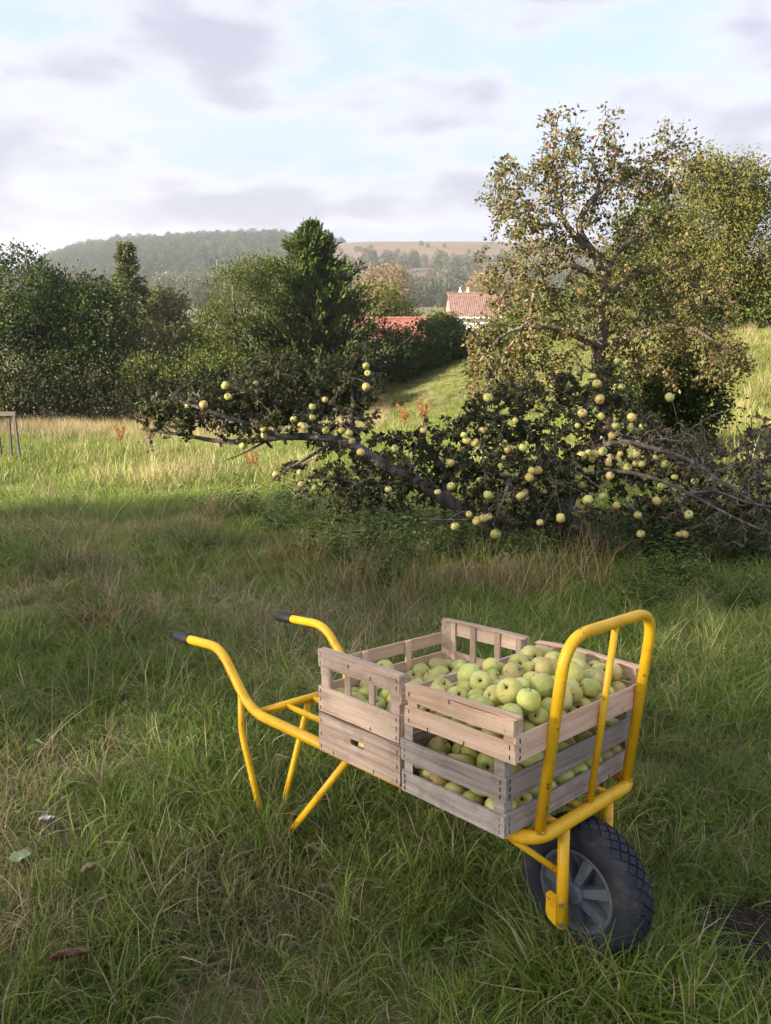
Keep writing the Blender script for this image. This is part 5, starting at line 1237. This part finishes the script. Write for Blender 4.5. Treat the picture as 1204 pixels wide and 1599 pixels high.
hs = house('white_house', 'small white rendered house with brown tiled roof and chimney pots beyond the hedge', 'house', (hx, Yh, zb_), R(5), 5.8, 4.2, wall_h, rise, 'tile_brown', 'render', 'brick', 16, 26)
m = MB(); m.box((0, 0, 0), (5.6, .10, .14)); gt = m.build('gutter', MAT['render'], hs); gt.location = (0, -2.5, wall_h - .36)
for cx_ in (-1.55, -.75):
    m = MB(); m.box((cx_, .1, wall_h + rise + .24), (.2, .26, .34)); ch = m.build('chimney', MAT['render'], hs)
    m = MB(); m.lathe([(.06, 0), (.08, .04), (.06, .25), (.0, .25)], 8, c=(cx_, .1, wall_h + rise + .41)); m.build('chimney_pot', MAT['render'], ch)
for wx in (-1.8, .4, 2.2):
    m = MB(); m.box((wx, -2.12, wall_h - 1.5), (.95, .06, 1.15)); w_ = m.build('window', MAT['render'], hs)
    for q in (-.21, .21):
        m = MB(); m.box((wx + q, -2.16, wall_h - 1.5), (.36, .03, 1.0)); m.build('pane', MAT['glass'], w_)
Yb = 47.0; br_ = at(612, 499, Yb); zb2 = g1(br_[0], Yb); rise2 = 1.25
barn = house('brick_barn', 'low barn showing only its brick red tiled roof above the dark hedge', 'barn', (br_[0] - .2, Yb, zb2), R(6), 7.0, 4.6, br_[2] - zb2 - rise2, rise2, 'tile_red', 'brick', 'brick', 11, 0)
# village on the far slope
def far_at(px, py, Y):
    return at(px, py, Y)
p = far_at(253, 440, 560); fh = house('far_house', 'tiny white house on the wooded far slope', 'house', (p[0], 560, p[2]), R(10), 8.5, 6, 2.6, 3.2, 'slate', 'render', 'render', 3, 0)
for cx_ in (-3.2, 3.2):
    m = MB(); m.box((cx_, 0, 5.9), (.8, .8, 1.6)); m.build('chimney', MAT['render'], fh)
p = far_at(340, 441, 600); chu = empty('church', (p[0], 600, p[2])); tag(chu, 'far church with slender grey spire below the wooded hill', 'church')
m = MB(); m.box((0, 0, 3.2), (2.8, 2.8, 6.4)); m.build('tower', MAT['render'], chu)
m = MB(); m.lathe([(1.75, 6.4), (.9, 9), (.04, 17.2)], 8); m.build('spire', MAT['slate'], chu)
m = MB(); m.box((4.2, 0, 1.8), (6, 4, 3.6)); m.add([(1.2, -2.2, 3.6), (7.2, -2.2, 3.6), (7.2, 2.2, 3.6), (1.2, 2.2, 3.6), (1.2, 0, 6), (7.2, 0, 6)], [(0, 1, 5, 4), (2, 3, 4, 5), (1, 2, 5), (3, 0, 4)]); m.build('nave', MAT['slate'], chu)
# ------------------------------------------------------------------ far woods
hr_ = np.random.default_rng(33)
def far_tree_mesh(r, H, Wd, mat, n=420, leaf=.9):
    d = unit(r.normal(size=(n, 3))); lob = 1 + .18 * np.sin(d[:, 0] * 5 + r.random() * 6) * np.cos(d[:, 2] * 4 + r.random() * 6)
    P = d * np.array([Wd / 2, Wd / 2, H * .45]) * (r.uniform(.75, 1.05, n) * lob)[:, None] + np.array([0, 0, H * .55])
    V = leaf_polys(P, d * .6 + r.normal(size=(n, 3)), leaf * r.uniform(.6, 1.3, n), leaf * .7, r)
    ct = np.clip(.45 + r.normal(size=n) * .2 + .1 * np.sin(d[:, 1] * 6), 0, 1)
    o = quads_mesh('far_tree', V, MAT[mat], ct); me_ = o.data; bpy.data.objects.remove(o); return me_
MAT['far_dark'] = leaf_mat('far_wood_leaf', [(0, (.022, .032, .018)), (.5, (.045, .058, .030)), (1, (.085, .09, .045))], .2)
MAT['far_mix'] = leaf_mat('far_mixed_leaf', [(0, (.05, .055, .026)), (.5, (.10, .095, .045)), (1, (.17, .14, .075))], .2)
protos = [far_tree_mesh(hr_, h, w, mt) for h, w, mt in ((11, 7, 'far_dark'), (13, 7.5, 'far_dark'), (9, 7, 'far_dark'), (12, 6, 'far_mix'), (8, 7.5, 'far_mix'), (15, 3.6, 'far_mix'))]
COLH = proto_collection('fartree', protos)
T_, I_ = [], []
def put(px, Y, pr):
    d = ray(px, 420); x = d[0] * Y / d[1]; T_.append((x, Y, hz(px, Y) - .4)); I_.append(pr)
def hz(px, Y):
    d = ray(px, float(ridge_h(px))); topz = CAMH + d[2] * 900.0 / d[1]; base = -7.5 + 5 * smooth(330, 500, Y)
    return float(base + (topz - base) * smooth(430, 900, Y) + 5 * (vnoise(px, Y, 0.012) - 0.5) * smooth(380, 520, Y) * smooth(900, 760, Y))
for _ in range(2600):
    px = hr_.uniform(-60, 470); Y = hr_.uniform(520, 905)
    edge = 455 + 25 * (vnoise(Y, 0, .02) - .5)
    if px > edge or (230 < px < 300 and Y < 600) or (325 < px < 350 and Y < 640): continue
    put(px, Y, hr_.choice([0, 1, 2, 3], p=[.4, .3, .2, .1]))
for _ in range(90): put(hr_.uniform(425, 540), hr_.uniform(880, 930), 0)
for _ in range(1300):
    px = hr_.uniform(480, 1300); Y = 350 + 330 * hr_.random() ** 1.3
    if fbm(px, Y, .02, 3) > .30 + .0011 * (Y - 420): put(px, Y, hr_.choice([0, 2, 3, 4]))
for _ in range(22): put(hr_.uniform(500, 800), hr_.uniform(640, 760), 2)
for _ in range(520): put(hr_.uniform(-60, 480), hr_.uniform(335, 500), hr_.choice([0, 2, 3, 4, 5], p=[.2, .2, .25, .25, .1]))
for px, Y in ((288, 540), (325, 520), (318, 525), (330, 530), (100, 470), (108, 472), (92, 474), (116, 470), (280, 500), (276, 505)): put(px, Y, 4 if px > 280 else 5)
T_ = np.array(T_); n = len(T_); I_ = np.array(I_)
sc_ = hr_.uniform(.65, 1.15, n) * np.where((T_[:, 1] > 640) & (T_[:, 0] > -60), .6, 1.0)
scatter('far_woods', COLH, T_, np.stack([np.zeros(n), np.zeros(n), hr_.uniform(0, 6.28, n)], 1), sc_, I_, np.zeros(n), np.zeros(n), 'hazy woods and scrub covering the far hillside', 'woods')
# ------------------------------------------------------------------ unseen trees added out of frame to the left: they shade the barrow and the fallen tree
sr = np.random.default_rng(77)
MAT['leaf_shade'] = MAT['leaf_mid']
def shade_tree(x, y, H, w, lab):
    gz = g1(x, y); o = empty('added_shade_tree', (x, y, gz)); tag(o, lab, 'tree', 'added shade trees left of the camera')
    m = MB(); m.tube([(0, 0, -.1), (.1, 0, H * .4), (0, 0, H * .8)], [.3, .22, .08], 8); m.build('trunk', MAT['bark'], o, smooth=True)
    bl = [(np.array([0, 0, H * .54]), np.array([w, w, H * .46]), 2), (np.array([0, .5, H * .28]), np.array([w, w, H * .28]), 1)]
    V, t, _ = crown_leaves(bl, SHN, 30, .5, .30, sr, .0); V[:, :, 2] = np.maximum(V[:, :, 2], .02); quads_mesh('crown', V, MAT['leaf_shade'], t, o, kind='stuff')
SHN = 440  # leaf clusters per added crown, thin enough to let some sun filter through
for i_, (x, y) in enumerate([(-38, -29.5), (-36.5, -25.2), (-38.5, -21), (-37, -16.6), (-38, -12.2)]):
    shade_tree(x, y, 18.5 - .3 * i_, 3.1, 'unseen shade tree added out to the left, %s from the back' % ORD(i_ + 1))
# ------------------------------------------------------------------ haze
m = MB(); m.box((0, 850, 30), (4000, 2700, 84))
mh, ns, ls = newmat('pale_haze'); o_ = N(ns, 'ShaderNodeOutputMaterial'); pv = N(ns, 'ShaderNodeVolumePrincipled', {'Color': (.80, .88, 1.0, 1), 'Density': .0003, 'Anisotropy': .25}); ls.new(pv.outputs[0], o_.inputs['Volume'])
hz_o = m.build('haze', mh); tag(hz_o, kind='stuff')
